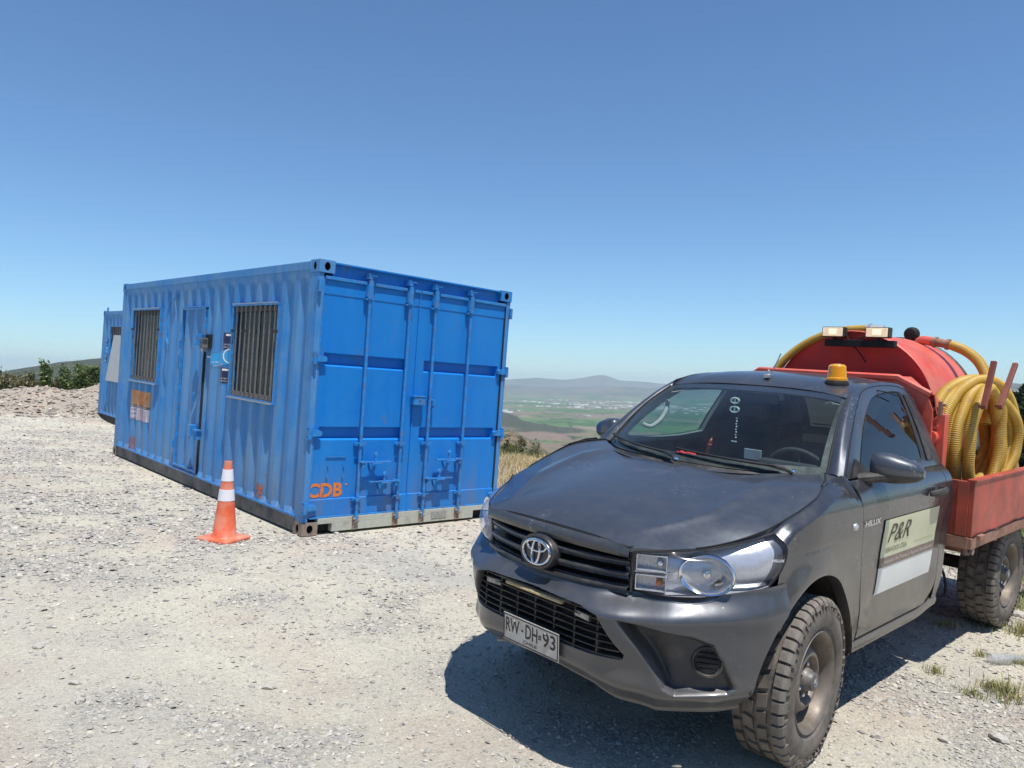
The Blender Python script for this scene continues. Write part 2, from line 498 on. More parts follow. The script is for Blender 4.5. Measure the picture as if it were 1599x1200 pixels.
    c = t.mix(sp.outputs[2], fields, mtn); c = t.mix(sp.outputs[0], c, dry); c = t.mix(sp.outputs[1], c, dark)
    t.principled(c, .95, 0, None, Specular_IOR_Level=0.1)
    col = np.stack([KD, KK, KM], 2).reshape(-1, 3)
    ob = fast_tris('valley', V, F, t.m, col, smooth=True, kind='structure')
    ob.matrix_world = ENV
    # town roofs and greenhouses on the plain
    N = 3000; R2 = np.random.default_rng(3)
    rr = np.where(R2.random(N) < .8, R2.uniform(9500, 15500, N), R2.uniform(4200, 9500, N)); aa = R2.uniform(-.35, .45, N)
    clump = fbm(rr * np.sin(aa) / 1500, rr * np.cos(aa) / 1500, 3, 23) > np.where(rr > 9500, .46, .60)
    rr, aa = rr[clump], aa[clump]; n = len(rr)
    w = R2.uniform(8, 26, n); l = R2.uniform(18, 90, n); big = R2.random(n) < .010; l = np.where(big, l * 5, l); hgt = R2.uniform(5, 11, n)
    rot = R2.uniform(-.25, .25, n); cx, cy = rr * np.sin(aa), rr * np.cos(aa)
    un = np.array([[sx, sy, sz] for sx in (-.5, .5) for sy in (-.5, .5) for sz in (0, 1)], float)
    P = un[None] * np.stack([l, w, hgt + 12], 1)[:, None]
    c_, s_ = np.cos(rot)[:, None], np.sin(rot)[:, None]
    Px = P[..., 0] * c_ - P[..., 1] * s_ + cx[:, None]; Py = P[..., 0] * s_ + P[..., 1] * c_ + cy[:, None]
    V = np.stack([Px, Py, P[..., 2] - 290 + 0 * Px], 2).reshape(-1, 3)
    f = np.array([(0, 1, 3, 2), (4, 6, 7, 5), (0, 4, 5, 1), (2, 3, 7, 6), (1, 5, 7, 3)])
    F = (f[None] + (np.arange(n) * 8)[:, None, None]).reshape(-1, 4)
    br = .12 + .5 * R2.random(n) ** 2 ; br = np.where(big, .7, br); cc = np.repeat(np.stack([br, br * .97, br * .93], 1), 8, 0)
    tb = fast_tris('distant_town', V, F, tint_mat('town_roofs', .7), cc, kind='stuff', label='pale roofs and greenhouses of the towns out on the valley floor', category='town')
    tb.matrix_world = ENV
build_land()

# haze: one closed box in the level frame
def build_haze():
    mb = MB(); s = 30500; mb.bx(-s, s, -s, s, -330, 420)
    t = NT('haze_air')
    pv = t.n('VolumePrincipled'); pv.inputs['Color'].default_value = (.77, .89, 1.0, 1); pv.inputs['Density'].default_value = 4.7e-5
    pv.inputs['Anisotropy'].default_value = 0.15
    t.l(pv.outputs[0], t.out.inputs['Volume'])
    o = mb.build('haze', t.m, smooth=0, kind='stuff'); o.matrix_world = ENV
build_haze()

# ------------------------------------------------------------------ yard ground
VD = np.array([FWD[0], FWD[1]]) / np.hypot(FWD[0], FWD[1]); VL = np.array([VD[1], -VD[0]])
def dl(x, y):
    dx, dy = x - CAMP[0], y - CAMP[1]
    return dx * VD[0] + dy * VD[1], dx * VL[0] + dy * VL[1]
def mound(x, y):
    h = 0
    for cx, cy, a, b, hh in ((1.2, 15.6, 3.2, 1.6, .42), (3.1, 15.8, 2.5, 1.8, .32), (-2.2, 17.5, 2.6, 1.5, .17), (-5.5, 17.5, 3, 1.4, .12)):
        h = h + hh * np.exp(-(((x - cx) / a) ** 2 + ((y - cy) / b) ** 2))
    return h * (0.75 + .5 * fbm(x * 1.3, y * 1.3, 4, 31))
def gh(x, y):
    d, l = dl(x, y)
    d0 = 15.3 + 7.5 * smooth(-2, -8, l) + 1.2 * (fbm(x * .25, y * .25, 3, 8) - .5)
    h = .045 * (fbm(x * .35, y * .35, 3, 1) - .5) + .018 * (fbm(x * 2.2, y * 2.2, 3, 2) - .5)
    # flat pads where the containers and the truck stand
    pad = smooth(1.2, .1, np.maximum(np.maximum(-x - .1, x - 2.6), np.maximum(-y - .2, y - 6.3)))
    pad = np.maximum(pad, smooth(1.0, .0, np.maximum(np.maximum(-1.3 - x, x - 5), np.abs(y + 3.97) - 1.1)))
    h = h * (1 - pad) + (-.008) * pad + np.where(d > 2, mound(x, y), 0)
    over = np.maximum(d - d0, 0)
    h = h - .42 * over ** 2 / (over + 1.5)
    back = np.maximum(np.hypot(x + 3.4, y + 6.4) - 30, 0) * (d < 5)
    xt, yt = -(x - .055), -(y + 3.972)
    k = smooth(1.1, .0, np.maximum(np.maximum(-1.2 - x, x - 3.6), np.abs(y + 3.97) - .95))
    h = h + k * (-.0385 - .0323 * np.clip(xt, -3.8, 1.0) - .0078 * np.clip(yt, -1, 1))
    return h - back * .25 - .16 * smooth(6.5, 13, y) * (x < 8)
def gravel_mask(x, y):
    return np.clip(smooth(.46, .58, .5 * fbm(x * .8, y * .8, 3, 77) + .5 * fbm(x * 2.6, y * 2.6, 3, 78)) + .0, 0, 1) * (1 - .85 * track_mask(x, y))
def track_mask(x, y):
    # worn vehicle tracks curving past the cone
    u = x + 1.6 + .05 * (y - 2) ** 2 * .35 + .25 * (fbm(x * .6, y * .6, 2, 40) - .5)
    m = np.exp(-((u + .9) / .28) ** 2) + np.exp(-((u + 2.5) / .30) ** 2)
    v = y + 3.1 + .35 * x * 1.0
    m = m + .7 * np.exp(-((v - .2) / .25) ** 2) * (x < 1)
    return np.clip(m, 0, 1) * smooth(.38, .58, fbm(x * .9, y * .9, 3, 41)) * (y < 14)
def build_ground():
    def axis(lo, a, b, hi, fine, coarse):
        return np.r_[np.arange(lo, a, coarse), np.arange(a, b, fine), np.arange(b, hi + .01, coarse)]
    xs = axis(-42, -6, 12, 48, .09, .9); ys = axis(-46, -6.5, 21, 44, .09, .9)
    X, Y = np.meshgrid(xs, ys); H = gh(X, Y)
    m, n = H.shape; i = np.arange(m - 1)[:, None] * n + np.arange(n - 1)[None]
    F = np.stack([i, i + 1, i + n + 1, i + n], 2).reshape(-1, 4)
    cxy = np.stack([X, Y], 2).reshape(-1, 2)[F].mean(1); F = F[np.hypot(cxy[:, 0] + 3.39, cxy[:, 1] + 6.36) < 41]
    t = NT('gravel_ground'); o = t.obj(); at_ = t.n('Attribute'); at_.attribute_name = 'tint'; gm = t.n('SeparateColor'); t.l(at_.outputs['Color'], gm.inputs[0]); grav = gm.outputs[0]; trk = gm.outputs[1]
    big = t.noise(.42, 5, .62, o); mid = t.noise(1.9, 5, .65, o, .6)
    mm = t.math('ADD', t.math('MULTIPLY', big, .55), t.math('MULTIPLY', mid, .45))
    base = t.ramp(mm, [(.36, (.50, .475, .41)), (.46, (.56, .525, .44)), (.54, (.62, .58, .47)), (.64, (.66, .62, .50))])
    base = t.mix(t.math('MULTIPLY', grav, .60), base, (.44, .42, .38))
    base = t.mix(t.math('MULTIPLY', trk, .6), base, (.63, .595, .49))
    base = t.mix(t.math('MULTIPLY', gm.outputs[2], .85), base, t.mix(t.noise(3, 5, .7, o), (.43, .39, .33), (.34, .29, .235)))
    pink = t.mapr(t.noise(.9, 3, .5, o), .50, .64, 0, .5)
    base = t.mix(pink, base, (.50, .40, .335))
    spk = t.noise(55, 5, .75, o)
    base = t.mix(1.0, base, t.ramp(spk, [(.26, (.55, .54, .53)), (.42, (.92, .92, .91)), (.6, (1.04, 1.04, 1.03)), (.75, (1.25, 1.25, 1.24))]), 'MULTIPLY')
    vo = t.n('TexVoronoi'); vo.inputs['Scale'].default_value = 42; t.l(o, vo.inputs['Vector'])
    v2 = t.n('TexVoronoi'); v2.inputs['Scale'].default_value = 95; t.l(o, v2.inputs['Vector'])
    g = t.mapr(grav, 0, 1, .25, 1)
    cellc = t.n('SeparateColor'); t.l(vo.outputs['Color'], cellc.inputs[0])
    base = t.mix(t.math('MULTIPLY', g, .55), base, t.mix(1.0, base, t.ramp(cellc.outputs[0], [(0, (.6, .6, .62)), (.5, (.95, .95, .95)), (1, (1.35, 1.33, 1.3))]), 'MULTIPLY'))
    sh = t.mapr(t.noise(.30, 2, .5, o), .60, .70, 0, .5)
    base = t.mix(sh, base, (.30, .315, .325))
    hb = t.math('ADD', t.math('MULTIPLY', t.math('SUBTRACT', 1.0, vo.outputs['Distance']), t.math('MULTIPLY', g, 1.0)), t.math('MULTIPLY', t.math('SUBTRACT', 1.0, v2.outputs['Distance']), .4))
    hb = t.math('ADD', hb, t.math('MULTIPLY', spk, .9))
    nrm = t.bump(hb, .9, .012)
    nrm = t.bump(t.noise(36, 6, .8, o), .75, .014, nrm)
    nrm = t.bump(t.noise(6, 5, .7, o), .45, .03, nrm)
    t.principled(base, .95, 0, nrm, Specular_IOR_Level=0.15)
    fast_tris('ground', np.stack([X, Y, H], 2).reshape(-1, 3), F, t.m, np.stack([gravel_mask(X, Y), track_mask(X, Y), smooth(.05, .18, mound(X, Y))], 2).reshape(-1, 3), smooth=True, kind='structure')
build_ground()

def stones(name, N, rfn, smin, smax, seed, pal, flat=(.45, .95), spread=.66, keep=None, sink=.25, **kw):
    R2 = np.random.default_rng(seed)
    r = rfn(R2, N); a = R2.uniform(-spread, spread, N) + math.atan2(VD[1], VD[0])
    x, y = CAMP[0] + r * np.cos(a), CAMP[1] + r * np.sin(a)
    k = keep(R2, x, y, r) if keep else np.ones(N, bool)
    x, y, r = x[k], y[k], r[k]; n = len(x)
    s = (smin + (smax - smin) * R2.random(n) ** 4.2) * np.clip(r / 5.0, .8, 1.7)
    base = np.array([[1, 0, -.1], [.25, .95, 0], [-.8, .55, -.1], [-.8, -.6, 0], [.35, -.9, -.1], [.35, .1, .75], [-.35, -.05, .62]], float)
    tri = np.array([[5, 0, 1], [5, 1, 6], [6, 1, 2], [6, 2, 3], [6, 3, 4], [5, 6, 4], [5, 4, 0]])
    V = base[None] * (1 + R2.uniform(-.38, .38, (n, 7, 3)))
    V[..., 0] *= R2.uniform(.8, 1.5, n)[:, None]; V[..., 2] *= R2.uniform(*flat, n)[:, None]
    # tilt and turn
    th = R2.uniform(0, 6.28, n); ti = R2.normal(0, .28, n)
    V = V * s[:, None, None]
    Y2 = V[..., 1] * np.cos(ti)[:, None] - V[..., 2] * np.sin(ti)[:, None]; Z2 = V[..., 1] * np.sin(ti)[:, None] + V[..., 2] * np.cos(ti)[:, None]
    X3 = V[..., 0] * np.cos(th)[:, None] - Y2 * np.sin(th)[:, None]; Y3 = V[..., 0] * np.sin(th)[:, None] + Y2 * np.cos(th)[:, None]
    z = gh(x, y) + s * sink
    W = np.stack([X3 + x[:, None], Y3 + y[:, None], Z2 + z[:, None]], 2).reshape(-1, 3)
    F = (tri[None] + (np.arange(n) * 7)[:, None, None]).reshape(-1, 3)
    pal = np.array(pal); c = pal[R2.integers(0, len(pal), n)] * R2.uniform(.75, 1.12, n)[:, None]
    return fast_tris(name, W, F, STONE, np.repeat(c, 7, 0), **kw)
STONE = tint_mat('stone_chips', .9, noise=60, bump=.25)
PAL = [(.47, .445, .385), (.44, .42, .37), (.40, .385, .355), (.52, .49, .42), (.46, .41, .355), (.49, .455, .385), (.34, .33, .31)]
def in_obst(x, y):
    a = (x > -.02) & (x < 2.46) & (y > -.02) & (y < 6.1)
    return a
def kp(R2, x, y, r):
    dens = gravel_mask(x, y); d, l = dl(x, y)
    return (~in_obst(x, y)) & (R2.random(len(x)) < (.26 + .80 * dens + .3 * (r < 5) * dens) * (1 - .7 * track_mask(x, y))) & (d < 26)
stones('gravel', 420000, lambda R, n: 1.2 + 20 * R.random(n) ** 1.45, .0032, .0165, 1, PAL, keep=kp, kind='stuff',
       label='loose pale gravel and stone chips strewn over the yard', category='gravel')
def kp2(R2, x, y, r):
    h = mound(x, y); return (h > .07) & (~in_obst(x, y))
stones('rubble_heap', 60000, lambda R, n: R.uniform(17, 30, n), .008, .038, 2, [(.36, .31, .25), (.30, .265, .22), (.44, .39, .32), (.25, .22, .19), (.40, .27, .19), (.50, .45, .38)], flat=(.5, .9), keep=kp2, kind='stuff',
       label='low heap of stony rubble along the back edge of the yard', category='rubble')

# individual larger stones
def rock_mesh(seed):
    R2 = np.random.default_rng(seed); b = bmesh.new(); bmesh.ops.create_icosphere(b, subdivisions=2, radius=1)
    for v in b.verts:
        p = np.array(v.co); k = 1 + .5 * (fbm(np.array([p[0] * 1.7 + seed]), np.array([p[1] * 1.7 + p[2] * 2.1]), 3, seed)[0] - .5)
        v.co = Vector((p[0] * k * 1.25, p[1] * k, p[2] * k * .5))
    for _ in range(4):
        n = Vector(R2.normal(0, 1, 3)).normalized(); 
        for v in b.verts:
            e = v.co.dot(n) - .62
            if e > 0: v.co -= n * e
    me = bpy.data.meshes.new('rock'); b.to_mesh(me); b.free(); me.materials.append(ROCK); return me
ROCK = simple('pale_rock', (.47, .44, .385), .9, 0, .3, 5, (.28, .26, .24), .4, 3, .5, 14)
rock_me = [rock_mesh(i) for i in range(5)]
def ground_pt(px, py):
    d = FWD + RGT * (px - 799.5) / FPX + UPV * (600 - py) / FPX
    t = -CAMP[2] / d[2]; return CAMP + t * d
ROCKS = [((284, 842), .035, 'flat pale stone on the gravel to the left of the traffic cone'), ((293, 857), .028, 'small stone lying just below and left of the cone base'), ((326, 859), .026, 'dark chip of stone in front of the cone base'),
         ((125, 1098), .03, 'rounded grey stone alone in the lower left gravel'), ((222, 1196), .035, 'pale angular stone at the bottom edge of the yard'), ((118, 1068), .026, 'flat stone chip on the left foreground gravel'),
         ((871, 850 - 12), .0, ''), ((860, 600), 0, ''), ((648, 849), .03, 'dark stone between the big container and the truck bumper'), ((525, 833), .03, 'small stone at the foot of the container door end'),
         ((1290 + 80, 1140), .03, 'pale chip on the dirt beside the front wheel'), ((1420, 1110), .035, 'flat stone on the dirt right of the front wheel'), ((1560, 1150), .045, 'reddish stone near the lower right corner of the yard'),
         ((1475, 1150), .03, 'grey stone on the dirt towards the right foreground'), ((60, 1010), .03, 'pale stone near the left edge of the foreground'), ((420, 1060), .03, 'solitary stone in the middle of the foreground gravel'),
         ((1590, 975), .07, 'brown rock behind the rear wheel of the truck'), ((1575, 935), .06, 'rough rock under the tail of the truck bed')]
for i, (q, s, lab) in enumerate(ROCKS):
    if not s: continue
    g = ground_pt(*q); o = bpy.data.objects.new('rock', rock_me[i % 5]); COL.objects.link(o)
    o.location = (g[0], g[1], float(gh(np.array([g[0]]), np.array([g[1]]))[0]) + s * .2); o.scale = (s, s, s); o.rotation_euler = (0, 0, i * 1.9)
    setp(o, label=lab, category='stone', group='larger stones on the yard')

# ------------------------------------------------------------------ vegetation
GRASS = tint_mat('dry_grass', .85, trans=.25)
LEAF = tint_mat('leaf', .7, trans=.25)
BARK = simple('twig_bark', (.12, .085, .055), .9, 0, .3, 30)
def grass(name, x, y, hmin, hmax, pal, seed, wid=.004, lean=.35, **kw):
    R2 = np.random.default_rng(seed); n = len(x); h = R2.uniform(hmin, hmax, n); z = gh(x, y) - .01
    th = R2.uniform(0, 6.28, n); ln = R2.uniform(0, lean, n) * h; w = wid * R2.uniform(.7, 1.5, n)
    dx, dy = np.cos(th), np.sin(th); px, py = -dy, dx
    def P(t, ww): 
        return np.stack([x + dx * ln * t * t + px * w * ww, y + dy * ln * t * t + py * w * ww, z + h * t], 1)
    V = np.stack([P(0, 1), P(0, -1), P(.55, -.8), P(.55, .8), P(1.0, 0)], 1).reshape(-1, 3)
    f = np.array([[0, 1, 2], [0, 2, 3], [3, 2, 4]]); F = (f[None] + (np.arange(n) * 5)[:, None, None]).reshape(-1, 3)
    pal = np.array(pal); c = pal[R2.integers(0, len(pal), n)] * R2.uniform(.75, 1.2, n)[:, None]
    return fast_tris(name, V, F, GRASS, np.repeat(c, 5, 0), **kw)
# dry grass along the yard edge between container and truck
R3 = np.random.default_rng(5)
def edge_pts(n, d0, d1, l0, l1, seed, dens=None):
    R2 = np.random.default_rng(seed); d = R2.uniform(d0, d1, n); l = R2.uniform(l0, l1, n)
    x = CAMP[0] + d * VD[0] + l * VL[0]; y = CAMP[1] + d * VD[1] + l * VL[1]
    k = ~in_obst(x, y)
    if dens is not None: k &= R2.random(n) < dens(x, y)
    return x[k], y[k]
x, y = edge_pts(90000, 10.0, 17.0, -1.5, 9, 6, lambda x, y: .30 + smooth(.35, .6, fbm(x * 1.2, y * 1.2, 3, 4)))
grass('dry_grass', x, y, .03, .13, [(.55, .42, .22), (.62, .50, .29), (.48, .36, .18), (.66, .55, .36), (.40, .33, .15)], 7, .005, .7, kind='stuff', label='band of straw coloured dry grass along the drop between container and truck', category='grass')
x, y = edge_pts(7000, 15, 17.5, -1.5, 8, 8)
grass('green_weeds', x, y, .08, .26, [(.13, .17, .05), (.20, .21, .07), (.30, .27, .12), (.09, .13, .04)], 9, .006, .5, kind='stuff', label='thin green weeds growing at the lip of the drop', category='weeds')
# weeds beside the rear wheel and sparse tufts on the right dirt
def blob_pts(c, r, n, seed):
    R2 = np.random.default_rng(seed); a = R2.uniform(0, 6.28, n); q = np.abs(R2.normal(0, .5, n)) * r
    return c[0] + q * np.cos(a), c[1] + q * np.sin(a)
xs, ys = [], []
for (q, r, n) in (((1560, 1078), .12, 300), ((1590, 1040), .12, 200), ((1462, 1052), .08, 140), ((1520, 1085), .08, 130), ((1530, 1030), .06, 80), ((1475, 985), .15, 200), ((1545, 985), .12, 160), ((1596, 940), .35, 700), ((1545, 1075), .10, 150)):
    g = ground_pt(*q); a, b = blob_pts(g, r, n, int(q[0] + q[1])); xs.append(a); ys.append(b)
xs, ys = np.concatenate(xs), np.concatenate(ys)
grass('grass_tufts', xs, ys, .02, .07, [(.33, .34, .12), (.42, .40, .20), (.22, .26, .08), (.50, .44, .26)], 12, .0022, .8, kind='stuff', label='sparse green and dry grass tufts on the dirt beside the truck', category='grass')

xs, ys = [], []
for (q, r, n) in (((1590, 900), .9, 2600), ((1600, 940), .5, 1200), ((1585, 960), .25, 350), ((1597, 1000), .22, 260), ((1575, 1090), .2, 220)):
    g = ground_pt(*q); a, b = blob_pts(g, r, n, int(q[0] * 2 + q[1])); xs.append(a); ys.append(b)
xs, ys = np.concatenate(xs), np.concatenate(ys)
grass('dry_grass', xs, ys, .03, .13, [(.50, .42, .22), (.40, .38, .17), (.20, .25, .08), (.58, .49, .29)], 33, .003, .8, kind='stuff', label='dry and green weeds spreading over the dirt behind the rear wheel', category='grass')

def leaves(cen, sz, R2, pal, aspect=2.2, droop=.3):
    n = len(cen); a = R2.uniform(0, 6.28, n); el = R2.uniform(-.6, 1.1, n)
    u = np.stack([np.cos(a) * np.cos(el), np.sin(a) * np.cos(el), np.sin(el)], 1); b = R2.normal(0, 1, (n, 3)); v = np.cross(u, b); v /= np.linalg.norm(v, axis=1)[:, None]
    s = sz * R2.uniform(.6, 1.4, n)[:, None]
    V = np.stack([cen - u * s, cen + v * s / aspect, cen + u * s, cen - v * s / aspect], 1).reshape(-1, 3)
    F = np.arange(n * 4).reshape(-1, 4)
    pal = np.array(pal); c = pal[R2.integers(0, len(pal), n)] * R2.uniform(.6, 1.3, n)[:, None]
    return V, F, np.repeat(c, 4, 0)
def shrub(loc, h, w, n, seed, pal, label, group, leaf=.035, name='shrub', flowers=0, upright=.5, stems=7, category='shrub'):
    R2 = np.random.default_rng(seed); root = empty(name, loc=loc, label=label, category=category, group=group)
    mb = MB(); tips = []
    for k in range(stems):
        a = k * 2.4 + R2.uniform(-.4, .4); sp = w * .5 * R2.uniform(.25, 1); hh = h * R2.uniform(.55, 1)
        P = [(0, 0, -.05), (math.cos(a) * sp * .35, math.sin(a) * sp * .35, hh * .45), (math.cos(a) * sp, math.sin(a) * sp, hh)]
        C = cr_curve(P, 7); mb.tube(C, np.linspace(.018, .005, 7) * max(.3, h), 5); tips.append(C)
    mb.build('stem', BARK, root, kind='stuff')
    T = np.array(tips); k = R2.integers(0, stems, n); t = R2.random(n) ** upright * 6
    i = np.minimum(t.astype(int), 5); f = (t - i)[:, None]
    cen = T[k, i] * (1 - f) + T[k, i + 1] * f
    cen += R2.normal(0, 1, (n, 3)) * np.array([w, w, h * .6]) * .085
    cen[:, 2] = np.abs(cen[:, 2]) + .01
    V, F, c = leaves(cen, leaf, R2, pal); fast_tris('foliage', V, F, LEAF, c, parent=root, kind='stuff')
    if flowers:
        fc = cen[R2.choice(n, flowers, replace=False)]; fc[:, 2] = np.maximum(fc[:, 2], h * .5) 
        V, F, c = leaves(fc, leaf * .5, R2, [(.80, .68, .03)], 1.1); fast_tris('flower', V, F, LEAF, c, parent=root, kind='stuff')
    return root
G1 = [(.14, .21, .07), (.19, .25, .09), (.09, .14, .045), (.24, .28, .12)]
G2 = [(.16, .15, .07), (.22, .20, .10), (.10, .12, .05), (.30, .26, .15)]
def at(px, py, d):
    """point at bearing of a photo position, distance d along the view"""
    v = FWD + RGT * (px - 799.5) / FPX + UPV * (600 - py) / FPX
    return CAMP + v * d
grp = 'shrubs behind the rubble at the back of the yard'
def shrub_at(px, pytop, pybot, d, wpx, n, seed, pal, label, **kw):
    a = at(px, pytop, d); g = gh(np.array([a[0]]), np.array([a[1]]))[0]; b = at(px, pybot, d)[2]; z = min(g, b) if kw.pop('low', True) else g
    z = g
    return shrub((a[0], a[1], z), a[2] - z, wpx / FPX * d, n, seed, pal, label, grp, **kw)
shrub_at(72, 566, 600, 21.5, 24, 1100, 21, G1, 'taller bluish green shrub standing on the left shoulder of the rubble heap', leaf=.05)
shrub_at(110, 572, 600, 22, 40, 2600, 22, G1, 'green shrub just right of the tallest one behind the rubble heap', leaf=.045)
shrub_at(134, 568, 600, 21.5, 40, 3000, 23, G1, 'dense green shrub midway between the tall shrub and the rear container', leaf=.045)
shrub_at(150, 570, 602, 21.0, 34, 2400, 24, G1, 'green shrub touching the corner of the rear container', leaf=.045)
shrub_at(94, 578, 603, 22, 34, 1600, 25, G2, 'short olive shrub right behind the crest of the rubble heap', leaf=.04)
shrub_at(38, 580, 602, 22, 38, 1900, 26, G2, 'low olive brown shrub left of the tallest shrub', leaf=.04)
shrub_at(55, 581, 604, 22, 32, 1500, 27, G2, 'low brownish shrub at the foot of the tallest shrub', leaf=.04)
shrub_at(16, 582, 602, 23, 36, 1400, 28, G2, 'sparse grey green shrub near the left end of the yard edge', leaf=.04)
shrub_at(-6, 582, 602, 23, 36, 1200, 29, G2, 'grey shrub cut by the left edge of the view', leaf=.04)
shrub_at(5, 573, 600, 27, 8, 300, 30, G1, 'small upright conifer like shrub at the far left against the sky', leaf=.05, stems=3)
grp2 = 'scrub below the lip of the drop'
def sc_at(px, pytop, d, wpx, n, seed, pal, lab, **kw):
    a = at(px, pytop, d); z = float(gh(np.array([a[0]]), np.array([a[1]]))[0])
    return shrub((a[0], a[1], z), max(.3, a[2] - z), wpx / FPX * d, n, seed, pal, lab, grp2, **kw)
sc_at(795, 683, 17.0, 22, 1200, 41, G2, 'tall dry stalked bush beside the right edge of the blue container', leaf=.03, flowers=14)
sc_at(815, 686, 17.5, 24, 1100, 42, G2, 'olive bush behind the dry grass, second from the container', leaf=.03, flowers=8)
sc_at(836, 690, 18.0, 24, 900, 43, G2, 'grey green bush behind the dry grass, nearest the truck bonnet', leaf=.03)
sc_at(800, 692, 16.3, 16, 500, 44, [(.18, .21, .06), (.25, .26, .09)], 'low green weed dotted with yellow flowers by the container edge', leaf=.022, flowers=36)
g = ground_pt(1592, 880)
shrub((g[0] + .4, g[1] - .05, 0), .50, 1.2, 2400, 51, [(.16, .22, .06), (.22, .28, .09), (.10, .15, .04)], 'leafy green weeds with yellow flowers behind the rear wheel', 'weeds by the truck', leaf=.03, flowers=12, name='weed_clump', category='weeds')
g = ground_pt(1599, 925)
shrub((g[0] + .4, g[1] - .1, 0), .16, .5, 300, 52, [(.16, .22, .06), (.30, .30, .13)], 'small weed on the dirt under the tail of the bed', 'weeds by the truck', leaf=.02, flowers=5, name='weed_clump', category='weeds')

def tree(loc, h, w, n, seed, label):
    R2 = np.random.default_rng(seed); root = empty('pine_tree', loc=loc, label=label, category='tree', group='dark pines right of the truck')
    mb = MB(); C = cr_curve([(0, 0, -1), (.05 * w, 0, h * .5), (0, 0, h * .98)], 9); mb.tube(C, np.linspace(.035 * h, .006 * h, 9), 7); mb.build('trunk', BARK, root)
    mb = MB(); tips = []
    for k in range(46):
        z = h * (.18 + .80 * k / 46); L = w * .5 * (1.05 - k / 48) * R2.uniform(.6, 1.15); a = k * 2.399 
        e = np.array([math.cos(a) * L, math.sin(a) * L, z + L * .12]); mb.tube([(0, 0, z), e * [.5, .5, 1], e], [.02 * L + .02, .02, .01], 4); tips.append(((0, 0, z), e))
    mb.build('limb', BARK, root, kind='stuff')
    T = np.array(tips); k = R2.integers(0, 46, n); t = R2.random(n)[:, None] ** .6; cen = T[k, 0] * (1 - t) + T[k, 1] * t + R2.normal(0, .22, (n, 3)) * (.4 + .04 * w)
    V, F, c = leaves(cen, .26, R2, [(.022, .045, .018), (.035, .06, .024), (.015, .03, .012)], 2.6); fast_tris('crown', V, F, LEAF, c, parent=root, kind='stuff')
for i, (px, top, d, w) in enumerate(((1562, 640, 62, 5), (1582, 612, 58, 6), (1606, 600, 60, 6.5), (1632, 606, 64, 6), (1660, 598, 57, 6.5))):
    a = at(px, top, d); z = a[2] - 11
    tree((a[0], a[1], z), 11, w, 5200, 60 + i, ['pine mostly hidden by the yellow hose, nearest the truck tank', 'dark pine rising just right of the hose coil', 'dark pine at the right edge of the view beyond the hose', 'pine outside the frame, first past the right edge', 'pine outside the frame, second past the right edge'][i])

# ------------------------------------------------------------------ container
def paint_blue(name, base, faded, fade_amt, rough=.42, streak=.5):
    t = NT(name); o = t.obj()
    n1 = t.noise(1.3, 5, .65, o, .4); n2 = t.noise(14, 5, .7, o)
    st = t.noise(1.0, 5, .7, t.scale(o, (9, 9, .8)))
    f = t.math('MULTIPLY', t.mapr(t.math('ADD', t.math('MULTIPLY', n1, .5), t.math('MULTIPLY', st, .5)), .38, .66), fade_amt, clamp=True)
    c = t.mix(f, base, faded)
    c = t.mix(t.mapr(t.noise(5, 6, .7, o), .60, .70, 0, streak), c, (.12, .15, .21))
    rs = t.noise(1.0, 4, .75, t.scale(o, (26, 26, 1.3))); c = t.mix(t.math('MULTIPLY', t.mapr(rs, .66, .74), t.math('MULTIPLY', t.mapr(n1, .45, .6), .7)), c, (.20, .12, .085))
    z = t.sep(o)[2]
    low = t.math('MULTIPLY', t.mapr(z, .18, .75, 1, 0), t.mapr(st, .40, .64))
    c = t.mix(t.math('MULTIPLY', low, .5), c, (.16, .14, .13))
    chips = t.mapr(t.noise(48, 3, .6, o), .735, .76)
    c = t.mix(t.math('MULTIPLY', chips, t.mapr(n1, .5, .6)), c, (.16, .08, .05))
    nrm = t.bump(t.noise(3.0, 3, .5, o), .35, .02); nrm = t.bump(n2, .12, .004, nrm)
    t.principled(c, t.mapr(n2, .3, .7, rough - .07, rough + .12), 0, nrm)
    return t.m
BLUE = paint_blue('blue_paint', (.002, .185, .60), (.018, .245, .62), .6)
BLUE_SIDE = paint_blue('sun_faded_blue_paint', (.020, .215, .56), (.15, .31, .50), .95, .55, .45)
BLUE_HW = simple('blue_painted_steel', (.022, .225, .58), .42, 0, .25, 20, (.16, .12, .10), .35, 14)
BARE = simple('bare_dirty_steel', (.34, .30, .25), .7, .1, .25, 12, (.19, .09, .045), .6, 8, .4, 60)
CREAM = simple('worn_cream_sill', (.47, .49, .42), .7, 0, .15, 7, (.24, .17, .12), .35, 7, .3, 40)
BEAM = simple('dusty_dark_beam', (.085, .085, .085), .8, 0, .35, 4, (.24, .22, .19), .55, 3, .3, 30)
DARKHOLE = simple('dark_hollow', (.012, .012, .012), .9, 0, .1)
RUBBER = simple('black_gasket', (.02, .02, .022), .7, 0, .2)
BAR = simple('window_bar_steel', (.19, .18, .165), .6, .2, .2, 25, (.24, .21, .17), .3, 20)
GALV = simple('galvanised_frame', (.38, .40, .42), .45, .5, .2, 20)
GLASS_DK = simple('dusty_dark_glass', (.016, .018, .018), .30, 0, .5, 3, (.045, .047, .043), .5, 2.5, Specular_IOR_Level=.25)
ORANGE_P = None
def spray(name, col, edge):
    t = NT(name); o = t.obj(); n = t.noise(26, 4, .7, o)
    p = t.principled(col, .6, 0)
    tr = t.n('BsdfTransparent'); mx = t.n('MixShader'); t.l(t.mapr(n, edge - .06, edge + .06, 1, 0), mx.inputs[0])
    t.l(p.outputs[0], mx.inputs[1]); t.l(tr.outputs[0], mx.inputs[2]); t.l(mx.outputs[0], t.out.inputs['Surface'])
    return t.m
ORANGE = spray('orange_spray_paint', (.72, .20, .035), .36)
